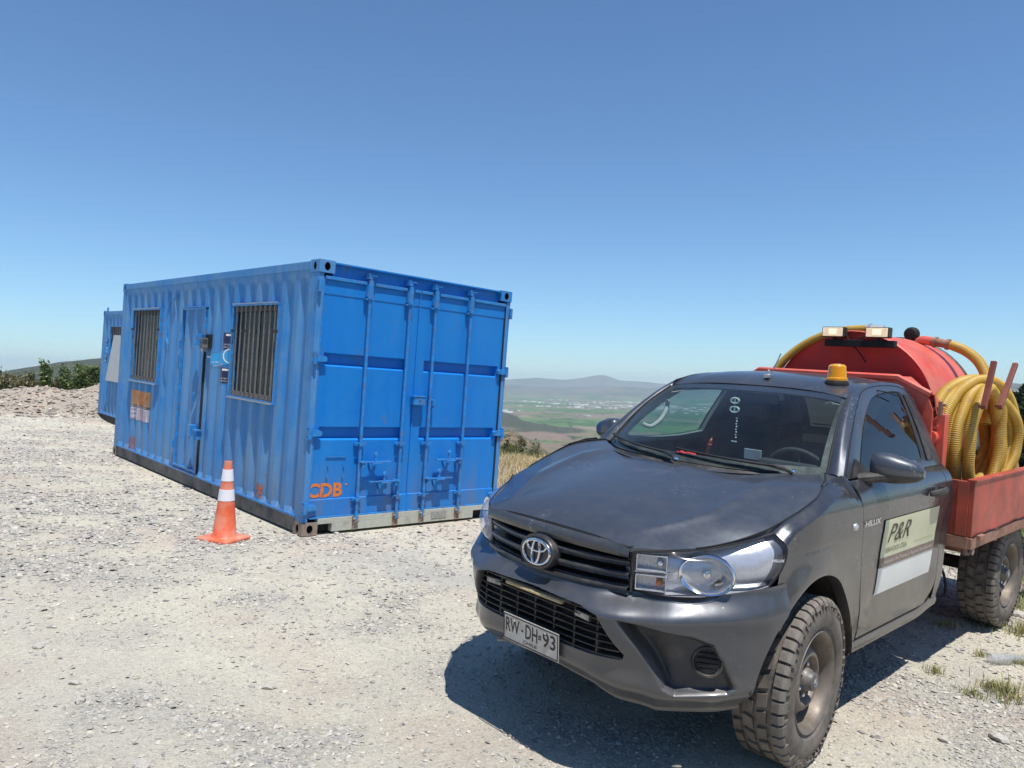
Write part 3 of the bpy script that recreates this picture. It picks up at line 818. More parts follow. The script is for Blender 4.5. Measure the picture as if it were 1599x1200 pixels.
RUSTO = spray('faded_orange_spray', (.45, .13, .05), .50)
WHITE_ST = simple('white_sticker', (.75, .77, .80), .5, 0, .08)
NAVY = simple('navy_sticker', (.018, .025, .09), .4, 0, .2)
CYAN = simple('light_blue_sticker', (.03, .36, .72), .4, 0, .15, 6)
ORST = simple('faded_orange_poster', (.62, .22, .07), .6, 0, .5, 6, (.55, .40, .22), .6, 7)
POSTW = simple('faded_white_poster', (.62, .60, .66), .6, 0, .1, 10)
POSTK = simple('poster_dark_ink', (.20, .12, .10), .6, 0, .2)
PINKINK = simple('poster_pink_ink', (.50, .32, .38), .6, 0, .2)

PITCH = .286; PH = .389
def corr(y):
    """inward depth of the corrugated side at y"""
    t = ((np.asarray(y, float) - PH) / PITCH) % 1.0
    # outward face | slope in | inner | slope out (this last facet faces the near end)
    return .036 * np.interp(t, [0, .03, .29, .53, .77, 1.0 - 1e-6], [0, 0, 0, 1, 1, 0.0]) 
def corr_z(y, z, z0=.175, z1=2.50):
    k = smooth(z0, z0 + .05, z) * (1 - smooth(z1 - .11, z1 - .02, z))
    return .006 + corr(y) * k
def side_wall(zlo, zhi, ylo, yhi, holes, flip=False, x0=0.0, off=0.0, dz0=.175, dz1=2.50):
    ys = set([ylo, yhi]); k0 = int((ylo - PH) / PITCH) - 2
    for k in range(k0, k0 + 30):
        for t in (0, .03, .29, .53, .77):
            y = PH + (k + t) * PITCH
            if ylo < y < yhi: ys.add(round(y, 5))
    zs = set([zlo, zhi] + [z for z in (dz0, dz0 + .025, dz0 + .05, dz1 - .11, dz1 - .08, dz1 - .05, dz1 - .02, .7, 1.3, 1.9) if zlo < z < zhi])
    for h in holes: ys |= {h[0], h[1]}; zs |= {h[2], h[3]}
    ys = sorted(ys); zs = sorted(zs); Y, Z = np.meshgrid(ys, zs)
    X = x0 + corr_z(Y, Z, dz0, dz1) - off
    G = np.stack([X, Y, Z], 2); cy = (Y[:-1, :-1] + Y[1:, 1:]) / 2; cz = (Z[:-1, :-1] + Z[1:, 1:]) / 2
    sk = np.zeros(cy.shape, bool)
    for h in holes: sk |= (cy > h[0]) & (cy < h[1]) & (cz > h[2]) & (cz < h[3])
    return MB().grid(G, skip=sk)
def drape(name, y0, y1, z0, z1, mat, parent, off=.004, sub=None, slant=0.0):
    n = max(3, int(abs(y1 - y0) / .012)); ys = np.linspace(y0, y1, n); Y, Z = np.meshgrid(ys, np.linspace(z0, z1, 3))
    Z = Z + slant * (Y - y0)
    G = np.stack([corr_z(Y, Z) - off, Y, Z], 2)
    return MB().grid(G).build(name, mat, parent, smooth=25)
def drape_fn(y0, z0, off, slant=0.0):
    def fn(a, b):
        y = y0 - a; z = z0 + b + slant * a; return np.stack([corr_z(y, z) - off, y, z], 1)
    return fn
def casting(c, root, mat, sx, sy, sz):
    """corner casting: c = outer corner, s* = inward signs"""
    LX, LY, LZ = .162, .178, .118
    x0, y0, z0 = c; xc, yc, zc = x0 + sx * LX / 2, y0 + sy * LY / 2, z0 + sz * LZ / 2
    mb = MB()
    mb.plate_hole((xc, y0, zc), (sx, 0, 0), (0, 0, 1), (0, -sy, 0), LX, LZ, .031, .040, .05, 0, 1, 24)
    mb.plate_hole((x0, yc, zc), (0, sy, 0), (0, 0, 1), (-sx, 0, 0), LY, LZ, .026, .040, .05, 0, 1, 24)
    mb.plate_hole((xc, yc, z0), (sx, 0, 0), (0, sy, 0), (0, 0, -sz), LX, LY, .032, .060, .04, 0, 1, 24)
    x1, y1, z1 = x0 + sx * LX, y0 + sy * LY, z0 + sz * LZ
    mb.add([[x1, y0, z0], [x1, y1, z0], [x1, y1, z1], [x1, y0, z1]], [(0, 1, 2, 3)])
    mb.add([[x0, y1, z0], [x1, y1, z0], [x1, y1, z1], [x0, y1, z1]], [(0, 1, 2, 3)])
    mb.add([[x0, y0, z1], [x1, y0, z1], [x1, y1, z1], [x0, y1, z1]], [(0, 1, 2, 3)])
    return mb.build('corner_casting', [mat, DARKHOLE], root, smooth=0, fixn=False)

L, W, H = 6.058, 2.438, 2.591
def barred_window(root, y0, y1, z0, z1, nb, seed, name='window', tilt=0):
    xo = -.012
    fr = MB()
    fr.bx(xo, .05, y0 - .012, y0 + .016, z0, z1); fr.bx(xo, .05, y1 - .016, y1 + .012, z0, z1)
    fr.bx(xo - .002, .048, y0 - .014, y1 + .014, z1 - .014, z1 + .014); fr.bx(xo - .010, .048, y0 - .014, y1 + .014, z0 - .012, z0 + .012)
    w = fr.build(name, BLUE_HW, root, smooth=0)
    mb = MB(); mb.bx(xo - .014, xo - .009, y0, y1, z1 + .004, z1 + .016); mb.bx(xo - .016, xo - .011, y0, y1, z0 - .014, z0 + .000); mb.build('galvanised_edge', GALV, w, smooth=0)
    mb = MB(); mb.bx(.052, .056, y0, y1, z0, z1); mb.build('pane', GLASS_DK, w, smooth=0)
    mb = MB(); mb.bx(.040, .051, (y0 + y1) / 2 - .014, (y0 + y1) / 2 + .014, z0, z1); mb.bx(.040, .051, y0 + .02, y0 + .045, z0, z1); mb.build('pane_frame', BAR, w, smooth=0)
    R2 = np.random.default_rng(seed); me = None
    for k in range(nb):
        y = y0 + (y1 - y0) * (k + .8) / (nb + .6)
        if me is None:
            b = MB(); b.bx(-.004, .004, -.011, .011, z0 + .01, z1 - .01); ob = b.build('bar', BAR, w, smooth=0); me = ob.data
        else: ob = bpy.data.objects.new('bar', me); COL.objects.link(ob); ob.parent = w
        ob.location = (-.002, y + R2.uniform(-.004, .004), 0); ob.rotation_euler = (R2.uniform(-.004, .004), 0, 0)
        t = MB(); t.bx(-.012, .03, -.026, .026, 0, .05); to = t.build('weld_tab', BAR if seed == 1 else BEAM, w, smooth=0); to.location = (.006, y, z1 - .072); 
        c2 = copyo(to, w); c2.location = (.006, y, z0 + .02)
    for yy in (y0 + .02, y0 + (y1 - y0) * .70, y1 - .03):
        b = MB(); b.bx(-.026, -.012, yy - .03, yy + .03, z1 - .30, z1 - .27); b.build('latch', RUBBER, w, smooth=0)
    return w

def build_container():
    root = empty('shipping_container', loc=(0, 0, 0), label='large blue steel shipping container office with barred windows and closed cargo doors, nearest the camera', category='shipping container')
    HOLES = [(4.275, 5.46, 1.165, 2.20), (.752, 1.885, 1.175, 2.20), (2.66, 3.455, .20, 2.185)]
    side_wall(.165, 2.505, .14, L - .15, HOLES).build('side_wall', BLUE_SIDE, root, smooth=12)
    # far side, far end and roof
    Y = np.linspace(.15, L - .15, 160); G = np.stack([np.stack([W - .006 - corr(Y), Y, np.full_like(Y, z)], 1) for z in (.165, 2.505)])
    MB().grid(G).build('rear_side_wall', BLUE_SIDE, root, smooth=12)
    mb = MB(); mb.bx(.05, W - .05, L - .06, L - .03, .16, 2.5); mb.build('end_wall', BLUE_SIDE, root, smooth=0)
    Y = np.linspace(.05, L - .05, 200); G = np.stack([np.stack([np.full_like(Y, x), Y, 2.562 + .018 * (np.abs(((Y / .22) % 1) - .5) > .25)], 1) for x in (.05, W - .05)])
    MB().grid(G).build('roof', BLUE_SIDE, root, smooth=12)
    mb = MB(); mb.bx(.06, W - .06, .08, L - .08, .15, .17); mb.build('floor', BEAM, root, smooth=0)
    # rails
    for nm, x0, x1 in (('top_rail', -.004, .056), ('top_rail', W - .056, W + .004)):
        mb = MB(); mb.bx(x0, x1, .165, L - .165, 2.500, 2.580); mb.build(nm, BLUE_SIDE, root, smooth=0, bev=.004)
    for x0, x1 in ((.012, .05), (W - .05, W - .012)):
        mb = MB(); mb.bx(x0, x1, .17, L - .17, .012, .160); mb.build('bottom_rail', BEAM, root, smooth=0, bev=.003)
    mb = MB(); mb.bx(-.010, .02, .14, L - .15, .155, .176); mb.build('rail_ledge', BLUE_HW, root, smooth=0)
    for y0, y1 in ((.012, .15), (L - .12, L - .012)):
        for x0, x1 in ((.004, .060), (W - .060, W - .004)):
            mb = MB(); mb.bx(x0, x1, y0, y1, .118, 2.473); mb.build('corner_post', BLUE_SIDE if x0 < 1 and y0 > 1 else BLUE_SIDE, root, smooth=0, bev=.006)
    for x, sx in ((0, 1), (W, -1)):
        for y, sy in ((0, 1), (L, -1)):
            casting((x, y, H), root, BLUE_SIDE if x == 0 else BLUE_HW, sx, sy, -1); casting((x, y, 0), root, BARE, sx, sy, 1)
    # far end frame
    for za, zb in ((2.50, 2.58), (.02, .16)):
        mb = MB(); mb.bx(.17, W - .17, L - .06, L - .01, za, zb); mb.build('end_frame', BLUE_SIDE, root, smooth=0)
    # door header with its overhanging lip, sill with fork pockets
    mb = MB(); mb.bx(.165, W - .165, .052, .12, 2.452, 2.566); mb.bx(.165, W - .165, -.002, .12, 2.566, 2.580); mb.build('door_header', BLUE, root, smooth=0)
    mb = MB(); ps = ((.165, .315), (2.085, 2.255)); y0, y1 = .004, .10; zb, zt = .018, .152
    mb.bx(.163, W - .163, y0, y1, .098, zt); mb.bx(ps[0][1], ps[1][0], y0, y1, zb, .098)
    mb.build('door_sill', CREAM, root, smooth=0, bev=.003)
    for a, b in ps:
        mb = MB(); mb.bx(a + .002, b - .002, .07, .6, .02, .096); mb.build('fork_pocket', DARKHOLE, root, smooth=0)
    # side personnel door
    mb = side_wall(.215, 2.165, 2.685, 3.432, [], off=.010); sd = mb.build('side_door', BLUE_SIDE, root, smooth=12)
    mb = MB()
    mb.bx(-.012, .03, 2.668, 2.690, .21, 2.18); mb.bx(-.012, .03, 3.428, 3.448, .21, 2.18); mb.bx(-.013, .03, 2.668, 3.448, 2.158, 2.182); mb.bx(-.013, .03, 2.668, 3.448, .205, .225)
    mb.build('door_frame', BLUE_HW, sd, smooth=0, bev=.002)
    mb = MB(); mb.bx(-.010, .04, 2.655, 2.667, .19, 1.75); mb.build('door_gap', RUBBER, sd, smooth=0)
    mb = MB(); mb.bx(-.022, .0, 2.63, 3.46, 2.186, 2.200); mb.build('drip_edge', BLUE_HW, sd, smooth=0)
    for z in (1.72, .47):
        mb = MB(); mb.cyl((-.02, 3.462, z - .05), (-.02, 3.462, z + .05), .012, n=8); mb.bx(-.018, .0, 3.44, 3.49, z - .045, z - .01); mb.build('hinge', BLUE_HW, sd, smooth=30)
    mb = MB(); mb.bx(-.03, -.02, 2.79, 2.85, 1.14, 1.16); mb.tube([(-.02, 2.82, 1.15), (-.05, 2.82, 1.13), (-.05, 2.82, 1.03), (-.02, 2.82, 1.02)], .006, 6); mb.build('pull_handle', BLUE_HW, sd)
    for zc in (1.78, .70):
        mb = MB(); mb.bx(-.10, -.02, 2.70, 2.79, zc - .055, zc + .075); mb.bx(-.098, -.02, 2.695, 2.70, zc - .055, zc + .075); mb.build('lock_cover', BLUE_HW, sd, smooth=0, bev=.003)
        mb = MB(); mb.bx(-.09, -.03, 2.50, 2.64, zc + .02, zc + .035); mb.bx(-.085, -.02, 2.52, 2.535, zc - .08, zc + .03); mb.cyl((-.06, 2.60, zc), (-.06, 2.60, zc - .09), .016, n=8); mb.build('lock_bracket', BLUE_HW if zc < 1 else BAR, root, smooth=30)
    mb = MB(); mb.bx(-.012, .03, 2.46, 2.64, 1.70, 1.86); mb.build('lock_housing', DARKHOLE, root, smooth=0)
    mb = MB(); mb.bx(-.06, -.0, 2.56, 2.63, 1.655, 1.70); mb.build('padlock', GALV, root, smooth=0, bev=.004)
    # latch and cable near the top of the side
    mb = MB(); mb.cyl((-.02, 3.73, 2.30), (-.02, 3.73, 2.41), .010, n=8); mb.bx(-.03, .0, 3.72, 3.82, 2.33, 2.345); mb.bx(-.03, 0, 3.78, 3.84, 2.29, 2.30); mb.build('cable_clip', BLUE_HW, root, smooth=30)
    mb = MB(); mb.tube(cr_curve([(-.012, 3.93, 2.28), (-.018, 3.97, 2.1), (-.014, 3.95, 1.95), (-.03, 3.93, 1.8), (-.02, 3.87, 1.72)], 24), .008, 6); mb.build('cable', BLUE_HW, root)
    barred_window(root, .760, 1.878, 1.182, 2.192, 9, 1); barred_window(root, 4.283, 5.452, 1.172, 2.192, 8, 2)
    # stickers on the side
    for (ya, yb, za, zb, nm) in ((2.135, 1.905, 1.70, 1.885, 'upper'), (2.155, 1.905, 1.315, 1.49, 'lower')):
        d = drape('safety_sticker', yb, ya, za, zb, NAVY, root)
        drape('sticker_print', yb + .07, ya - .05, zb - .035, zb - .012, WHITE_ST, d, .006)
        put_text('sticker_text', 'USO OBLIGATORIO', None or (0, 0, 0), (0, 0, 0), (0, 0, 0), .016, WHITE_ST, d, width=.17, fn=drape_fn(ya - .03, za + .045, .007))
        put_text('sticker_text', 'DE CASCO', (0, 0, 0), (0, 0, 0), (0, 0, 0), .016, WHITE_ST, d, width=.15, fn=drape_fn(ya - .03, za + .015, .007))
    # slanted light-blue banner sticker
    n = 40; ys = np.linspace(1.915, 2.64, n); top = np.interp(ys, [1.915, 2.64], [1.712, 1.60]); bot = np.interp(ys, [1.915, 2.40, 2.64], [1.535, 1.50, 1.585])
    G = np.stack([np.stack([corr_z(ys, top) - .005, ys, top], 1), np.stack([corr_z(ys, bot) - .005, ys, bot], 1)])
    bs = MB().grid(G).build('banner_sticker', CYAN, root, smooth=25)
    put_text('banner_text', 'TRABAJAMOS', (0, 0, 0), (0, 0, 0), (0, 0, 0), .022, WHITE_ST, bs, width=.24, fn=drape_fn(2.42, 1.522, .008, .10))
    put_text('banner_text', 'CON SEGURIDAD', (0, 0, 0), (0, 0, 0), (0, 0, 0), .020, WHITE_ST, bs, width=.28, fn=drape_fn(2.38, 1.488, .008, .10))
    th = np.linspace(0, 2 * np.pi, 28); cy, cz = 2.02, 1.625
    ring = [np.stack([corr_z(cy + r * np.cos(th), cz + 0 * th) - .008, cy + r * np.cos(th), cz + r * np.sin(th)], 1) for r in (.085, .070)]
    MB().grid(np.stack(ring)).build('banner_ring', WHITE_ST, bs, smooth=25)
    drape('banner_flash', 1.92, 1.98, 1.60, 1.705, WHITE_ST, bs, .009); drape('banner_tip', 2.55, 2.63, 1.585, 1.605, WHITE_ST, bs, .009, slant=.05)
    # faded notice under the far window
    p = drape('notice', 4.60, 5.44, .83, 1.035, ORST, root); p2 = drape('notice_lower_half', 4.60, 5.44, .62, .79, POSTW, p); drape('notice_band', 4.60, 5.44, .79, .83, POSTK, p)
    put_text('notice_text', 'SERVICIOS HIGIENICOS', (0, 0, 0), (0, 0, 0), (0, 0, 0), .022, POSTW, p, width=.72, fn=drape_fn(5.38, .80, .007))
    for k in range(5):
        z = .765 - k * .030
        drape('notice_print', 4.66, 4.98, z - .016, z, PINKINK, p2, .0065)
        if k % 2 == 0: drape('notice_print', 5.06, 5.36, z - .018, z, PINKINK, p2, .0065)
    # sprayed marks
    drape('sprayed_mark', 5.05, 5.30, .19, .36, RUSTO, root, .004); drape('sprayed_mark', .92, 1.07, .20, .34, RUSTO, root, .004)
    # ---------------- cargo doors
    BL = .030
    def dy(x, z, x0, x1):
        cx = x0 + .045; cx2 = x1 - .10
        d = np.full(np.shape(x), BL)
        for zl, zh in ((1.604, 1.724), (.900, 1.022)):
            inx = smooth(cx, cx + .010, x) * (1 - smooth(cx2 - .010, cx2, x))
            d = d + .055 * inx * smooth(zl - .004, zl + .020, z) * (1 - smooth(zh - .006, zh + .004, z))
        # flat raised borders above and below
        return d
    def door(x0, x1, mirror, nm):
        cxa, cxb = (x0 + .045, x1 - .10) if not mirror else (x0 + .10, x1 - .045)
        xs = np.unique(np.round(np.r_[x0, np.linspace(x0 + .02, x1 - .02, 9), cxa, cxa + .005, cxa + .010, cxb - .010, cxb - .005, cxb, x1], 5))
        zs = [.172, .25, .329, .331, .336, .6]
        for zl, zh in ((.900, 1.022), (1.604, 1.724)): zs += [zl - .006, zl - .004, zl + .004, zl + .012, zl + .020, zl + .06, zh - .006, zh - .001, zh + .004, zh + .01]
        zs += [1.3, 2.0, 2.276, 2.279, 2.283, 2.35, 2.412]
        X, Z = np.meshgrid(xs, sorted(zs))
        d = np.full(X.shape, BL)
        for zl, zh in ((1.604, 1.724), (.900, 1.022)):
            inx = smooth(cxa, cxa + .010, X) * (1 - smooth(cxb - .010, cxb, X))
            d += .055 * inx * smooth(zl - .004, zl + .020, Z) * (1 - smooth(zh - .006, zh + .004, Z))
        d -= .011 * (1 - smooth(.329, .336, Z)); d -= .006 * smooth(2.276, 2.283, Z)
        d += .004 * (fbm(X * 3 + x0, Z * 2.2, 3, 5) - .5)
        o = MB().grid(np.stack([X, d, Z], 2)).build(nm, BLUE, root, smooth=20)
        e = MB(); e.bx(x0, x1, .003, .05, 2.414, 2.446); e.build('door_edge', BLUE_HW, o, smooth=0, bev=.004)
        e = MB(); e.bx(x0, x1, .008, .05, .150, .170); e.build('door_edge', BLUE_HW, o, smooth=0, bev=.004)
        return o
    dL = door(.075, 1.172, False, 'cargo_door'); dR = door(1.182, 2.363, True, 'cargo_door')
    mb = MB(); mb.bx(1.170, 1.184, .018, .045, .16, 2.44); mb.build('door_seal', BLUE, root, smooth=0)
    for a in (.060, 2.364):
        mb = MB(); mb.bx(a, a + .014, .016, .045, .16, 2.44); mb.build('door_seal', RUBBER if a > 1 else BLUE_HW, root, smooth=0)
    for x, sgn, d in ((.0, 1, dL), (W, -1, dR)):
        for z in (2.34, 1.668, .966, .262):
            mb = MB()
            if z < 2.3:
                q = [(0, .034), (.125, .026), (.148, .012), (.148, -.020), (.125, -.028), (0, -.034)]
                mb.prism([(x + sgn * (a - .01), z + b) for a, b in q], (0, -.012, 0), (1, 0, 0), (0, 0, 1), (0, 1, 0), .036)
            mb.cyl((x + sgn * .012, -.016, z - .055), (x + sgn * .012, -.016, z + .055), .018, n=10)
            mb.bx(x - .012, x + .012, -.010, .03, z - .06, z - .045); mb.bx(x - .012, x + .012, -.010, .03, z + .045, z + .06)
            mb.build('hinge', BLUE_HW, d, smooth=35)
    # lock rods with cams, guides and handles
    for xr, xb, hz, side, d in ((.551, .565, .683, 1, dL), (1.030, 1.034, .487, -1, dL), (1.357, 1.365, .490, 1, dR), (1.837, 1.843, .688, -1, dR)):
        rod = MB(); rod.cyl((xb, -.014, .10), (xr, -.014, 2.50), .0165, n=12); r = rod.build('lock_rod', BLUE_HW, d)
        mb = MB()
        mb.bx(xr - .034, xr + .034, -.022, .03, 2.30, 2.42); mb.cyl((xr, -.020, 2.28), (xr, -.020, 2.46), .026, n=12); mb.bx(xr - .045, xr + .045, -.018, .03, 2.268, 2.288)
        mb.build('rod_guide', BLUE_HW, r, smooth=35)
        mb = MB(); mb.bx(xr - .036, xr + .010, -.03, .055, 2.474, 2.486); mb.bx(xr - .03, xr - .015, -.03, .05, 2.486, 2.53); mb.bx(xr - .01, xr + .06, -.03, .05, 2.506, 2.516); mb.cyl((xr, -.015, 2.46), (xr, -.015, 2.515), .014, n=8)
        mb.build('cam', BLUE_HW, r, smooth=35)
        for z in (.858, .318):
            xx = xr + (xb - xr) * (1 - z / 2.5)
            mb = MB(); mb.cyl((xx, -.014, z - .018), (xx, -.014, z + .018), .027, n=12); mb.bx(xx - .055, xx + .055, -.006, .03, z - .013, z + .013); mb.bx(xx - .05, xx + .05, -.034, -.02, z + .006, z + .018)
            mb.build('rod_guide', BLUE_HW, r, smooth=35)
        mb = MB(); xx = xb; mb.bx(xx - .032, xx + .032, -.012, .02, .085, .155); mb.cyl((xx - .034, -.016, .125), (xx - .010, -.016, .125), .013, n=8); mb.cyl((xx + .034, -.016, .105), (xx + .012, -.016, .105), .013, n=8); mb.bx(xx - .018, xx + .018, -.028, .0, .095, .108)
        mb.build('cam', BARE, r, smooth=35)
        mb = MB(); mb.bx(xx - .028, xx + .028, -.008, .02, .020, .086); mb.build('cam_keeper', BARE, r, smooth=0)
        # handle: flat plates seen edge-on, hub with eye
        hx = xr + side * .18; z = hz
        hb = MB(); hb.bx(min(xr, xr + side * .355), max(xr, xr + side * .355), -.060, -.020, z - .004, z + .006)
        hb.bx(hx - .055, hx + .055, -.085, -.012, z - .012, z - .004)
        hb.prism([(hx - .016, z), (hx + .016, z), (hx + .008, z + .065), (hx - .008, z + .065)], (0, -.045, 0), (1, 0, 0), (0, 0, 1), (0, 1, 0), .015)
        hb.lathe([(.0, -.010), (.020, -.009), (.024, 0), (.020, .009), (0, .010)], 'y', (hx, -.04, z + .075), 14)
        hb.bx(xr + side * .04 - .016, xr + side * .04 + .016, -.052, .02, z - .045, z + .012)
        hb.build('rod_handle', BLUE_HW, r, smooth=35)
        pl = MB(); pl.prism([(hx - .05, z - .004), (hx + .05, z - .004), (hx + .018, z - .09), (hx - .018, z - .09)], (0, .012, 0), (1, 0, 0), (0, 0, 1), (0, 1, 0), .016); pl.build('handle_retainer', BLUE, r, smooth=0, bev=.002)
    mb = MB(); mb.bx(1.138, 1.285, -.045, .03, 1.262, 1.35); mb.bx(1.130, 1.290, -.052, .0, 1.348, 1.356); mb.build('lock_box', BLUE_HW, dR, smooth=0, bev=.003)
    mb = MB(); mb.cyl((1.214, -.042, 1.306), (1.214, -.049, 1.306), .006, n=8); mb.build('rivet', RUBBER, dR)
    mb = MB(); mb.tube([(1.412, .03, 1.31), (1.412, -.03, 1.312), (1.412, -.034, 1.26), (1.416, .02, 1.235)], .011, 8); mb.build('grab_handle', BLUE_HW, dR)
    # small riveted plate outline on the left door
    mb = MB(); mb.bx(.212, .428, .018, .026, .735, .741); mb.build('plate_edge', BLUE_HW, dL, smooth=0)
    for x, z in ((.24, .65), (.41, .645), (.235, .545), (.405, .54)):
        mb = MB(); mb.cyl((x, .026, z), (x, .014, z), .008, n=8); mb.build('rivet', BLUE_HW, dL)
    # sprayed letters
    Vt = put_text('sprayed_letters', 'CDB', (.045, .0145 + .012, .348), (1, 0, 0), (0, 0, 1), .140, ORANGE, dL, width=.37, bold=.035)
    mb = MB(); th = np.linspace(0, 2 * np.pi, 15)[:-1]; mb.prism([(.455 + .010 * math.cos(a) * (1 + .3 * math.sin(3 * a)), .462 + .012 * math.sin(a)) for a in th], (0, .026, 0), (1, 0, 0), (0, 0, 1), (0, 1, 0), .003); mb.build('spray_blot', ORANGE, dL, smooth=0)
    # torn label on the sill
    GREY = simple('grey_label', (.30, .31, .29), .7, 0, .2, 30)
    mb = MB(); mb.bx(1.500, 1.700, -.001, .003, .052, .128); lb = mb.build('sill_label', GREY, root, smooth=0)
    put_text('label_mark', 'C|D', (1.545, -.0035, .060), (1, 0, 0), (0, 0, 1), .065, CREAM, lb, width=.12)
    return root
build_container()

def build_rear_container():
    root = empty('shipping_container', loc=(1.655, 7.55, -.13), label='rear blue container, with a tilted white board in its dark window', category='shipping container')
    L2 = 6.02
    ofs = .20
    mb = side_wall(.165, 2.505, .14, L2 - .13, [(4.35, 5.35, 1.05, 2.24)]); mb.build('side_wall', BLUE_SIDE, root, smooth=12)
    mb = MB(); mb.bx(W - .05, W - .02, .1, L2 - .1, .16, 2.55); mb.build('rear_side_wall', BLUE_SIDE, root, smooth=0)
    for y0, y1 in ((.02, .05), (L2 - .05, L2 - .02)):
        mb = MB(); mb.bx(.05, W - .05, y0, y1, .03, 2.57); mb.build('end_wall', BLUE_SIDE, root, smooth=0)
    mb = MB(); mb.bx(.02, W - .02, .05, L2 - .05, 2.55, 2.57); mb.build('roof', BLUE_SIDE, root, smooth=0)
    mb = MB(); mb.bx(-.004, .056, .165, L2 - .165, 2.50, 2.58); mb.build('top_rail', BLUE_SIDE, root, smooth=0, bev=.004)
    mb = MB(); mb.bx(.02, .06, .17, L2 - .17, -.03, .155); mb.build('bottom_rail', RUBBER, root, smooth=0)
    mb = MB(); mb.bx(-.010, .02, .14, L2 - .13, .155, .176); mb.build('rail_ledge', BLUE_HW, root, smooth=0)
    for y0, y1 in ((.012, .15), (L2 - .14, L2 - .012)):
        mb = MB(); mb.bx(.004, .060, y0, y1, .118, 2.473); mb.build('corner_post', BLUE_SIDE, root, smooth=0, bev=.006)
    for y, sy in ((0, 1), (L2, -1)):
        casting((0, y, H), root, BLUE_SIDE, 1, sy, -1); casting((0, y, 0), root, BARE, 1, sy, 1)
    mb = MB(); mb.tube([(.03, 5.83, 2.57), (.03, 5.83, 2.66), (.03, 5.78, 2.68), (.03, 5.74, 2.65), (.03, 5.74, 2.57)], .010, 6); mb.build('lifting_eye', BLUE_HW, root)
    w = MB(); y0, y1, z0, z1 = 4.36, 5.34, 1.06, 2.23
    w.bx(-.012, .05, y0 - .015, y0 + .015, z0, z1); w.bx(-.012, .05, y1 - .015, y1 + .015, z0, z1); w.bx(-.013, .05, y0, y1, z1 - .015, z1 + .015); w.bx(-.013, .05, y0, y1, z0 - .015, z0 + .015)
    wo_ = w.build('window', BLUE_HW, root, smooth=0)
    mb = MB(); mb.bx(.05, .056, y0, y1, z0, z1); mb.build('pane', simple('brown_dark_pane', (.06, .035, .03), .4, 0, .5, 3), wo_, smooth=0)
    for k in range(6):
        mb = MB(); y = y0 + .12 + k * .15; mb.bx(0, .014, y, y + .03, z1 - .28, z1 - .02); mb.build('bar', BAR, wo_, smooth=0)
    # white board, leaning in the window
    P = [(-.03, 4.95, 2.02), (-.03, 4.30, 2.02), (-.05, 4.30, .96), (-.05, 5.32, .96)]
    WB = simple('white_board', (.52, .53, .52), .5, 0, .06, 4)
    mb = MB(); mb.add(P, [(0, 1, 2, 3)]); mb.build('board', WB, wo_, smooth=0, thick=.015)
    for (za, zb, m_, t1) in ((1.77, 1.93, NAVY, 'USO'), (1.60, 1.75, CYAN, ''), (1.38, 1.57, NAVY, 'CASCO')):
        n = 20; Y, Z = np.meshgrid(np.linspace(5.52, 5.76, n), np.linspace(za, zb, 2)); G = np.stack([corr_z(Y, Z) - .004, Y, Z], 2)
        d = MB().grid(G).build('safety_sticker', m_, root, smooth=25)
        for (a, b, c_, e) in ((5.56, 5.70, .70, .88), (5.55, 5.72, .12, .24)):
            Y, Z = np.meshgrid(np.linspace(a, b, 10), za + (zb - za) * np.array([c_, e])); MB().grid(np.stack([corr_z(Y, Z) - .007, Y, Z], 2)).build('sticker_print', WHITE_ST, d, smooth=25)
    return root
build_rear_container()

# ------------------------------------------------------------------ traffic cone
def build_cone():
    root = empty('traffic_cone', loc=(-.645, .195, float(gh(np.array([-.645]), np.array([.195]))[0]) + .002), label='orange traffic cone with two white reflective bands standing in front of the blue container', category='traffic cone')
    root.rotation_euler = (0, 0, math.radians(25)); root.rotation_euler.y = math.radians(-.8)
    OR = simple('dusty_orange_rubber', (.80, .13, .045), .5, 0, .12, 5, (.62, .33, .24), .62, 5, .15, 40)
    WH = simple('reflective_white_sleeve', (.78, .77, .80), .45, 0, .05, 20, (.6, .58, .56), .2, 20)
    def rr(h, hw, r, n=6):
        P = []
        for cx, cy, a in ((1, 1, 0), (-1, 1, 90), (-1, -1, 180), (1, -1, 270)):
            for k in range(n):
                t = math.radians(a + 90 * k / (n - 1)); P.append((cx * (hw - r) + r * math.cos(t), cy * (hw - r) + r * math.sin(t), h))
        return P
    G = [rr(0, .162, .03), rr(.012, .166, .032), rr(.024, .164, .032), rr(.030, .156, .03), rr(.031, .02, .015)]
    MB().grid(np.array(G), wrap=True).build('base', OR, root, smooth=50)
    def rad(z): return .104 - (.104 - .034) * (z - .03) / (.70 - .03)
    cz = [(.118, .030), (rad(.05), .050), (rad(.3), .3), (rad(.45), .45), (.034, .68), (.034, .70), (.027, .702), (.024, .60)]
    MB().lathe(cz, 'z', n=40).build('body', OR, root, smooth=50)
    for a, b in ((.352, .452), (.526, .628)):
        MB().lathe([(rad(a) - .002, a), (rad(a) + .0025, a + .001), (rad(b) + .0025, b - .001), (rad(b) - .002, b)], 'z', n=40).build('reflective_band', WH, root, smooth=50)
build_cone()

# ------------------------------------------------------------------ pickup truck
TP = (0.05496441, -3.97247032, -0.0385)
TROOT = Matrix.Translation(TP) @ Euler((-.0078, .03226747, -3.14614617), 'XYZ').to_matrix().to_4x4()

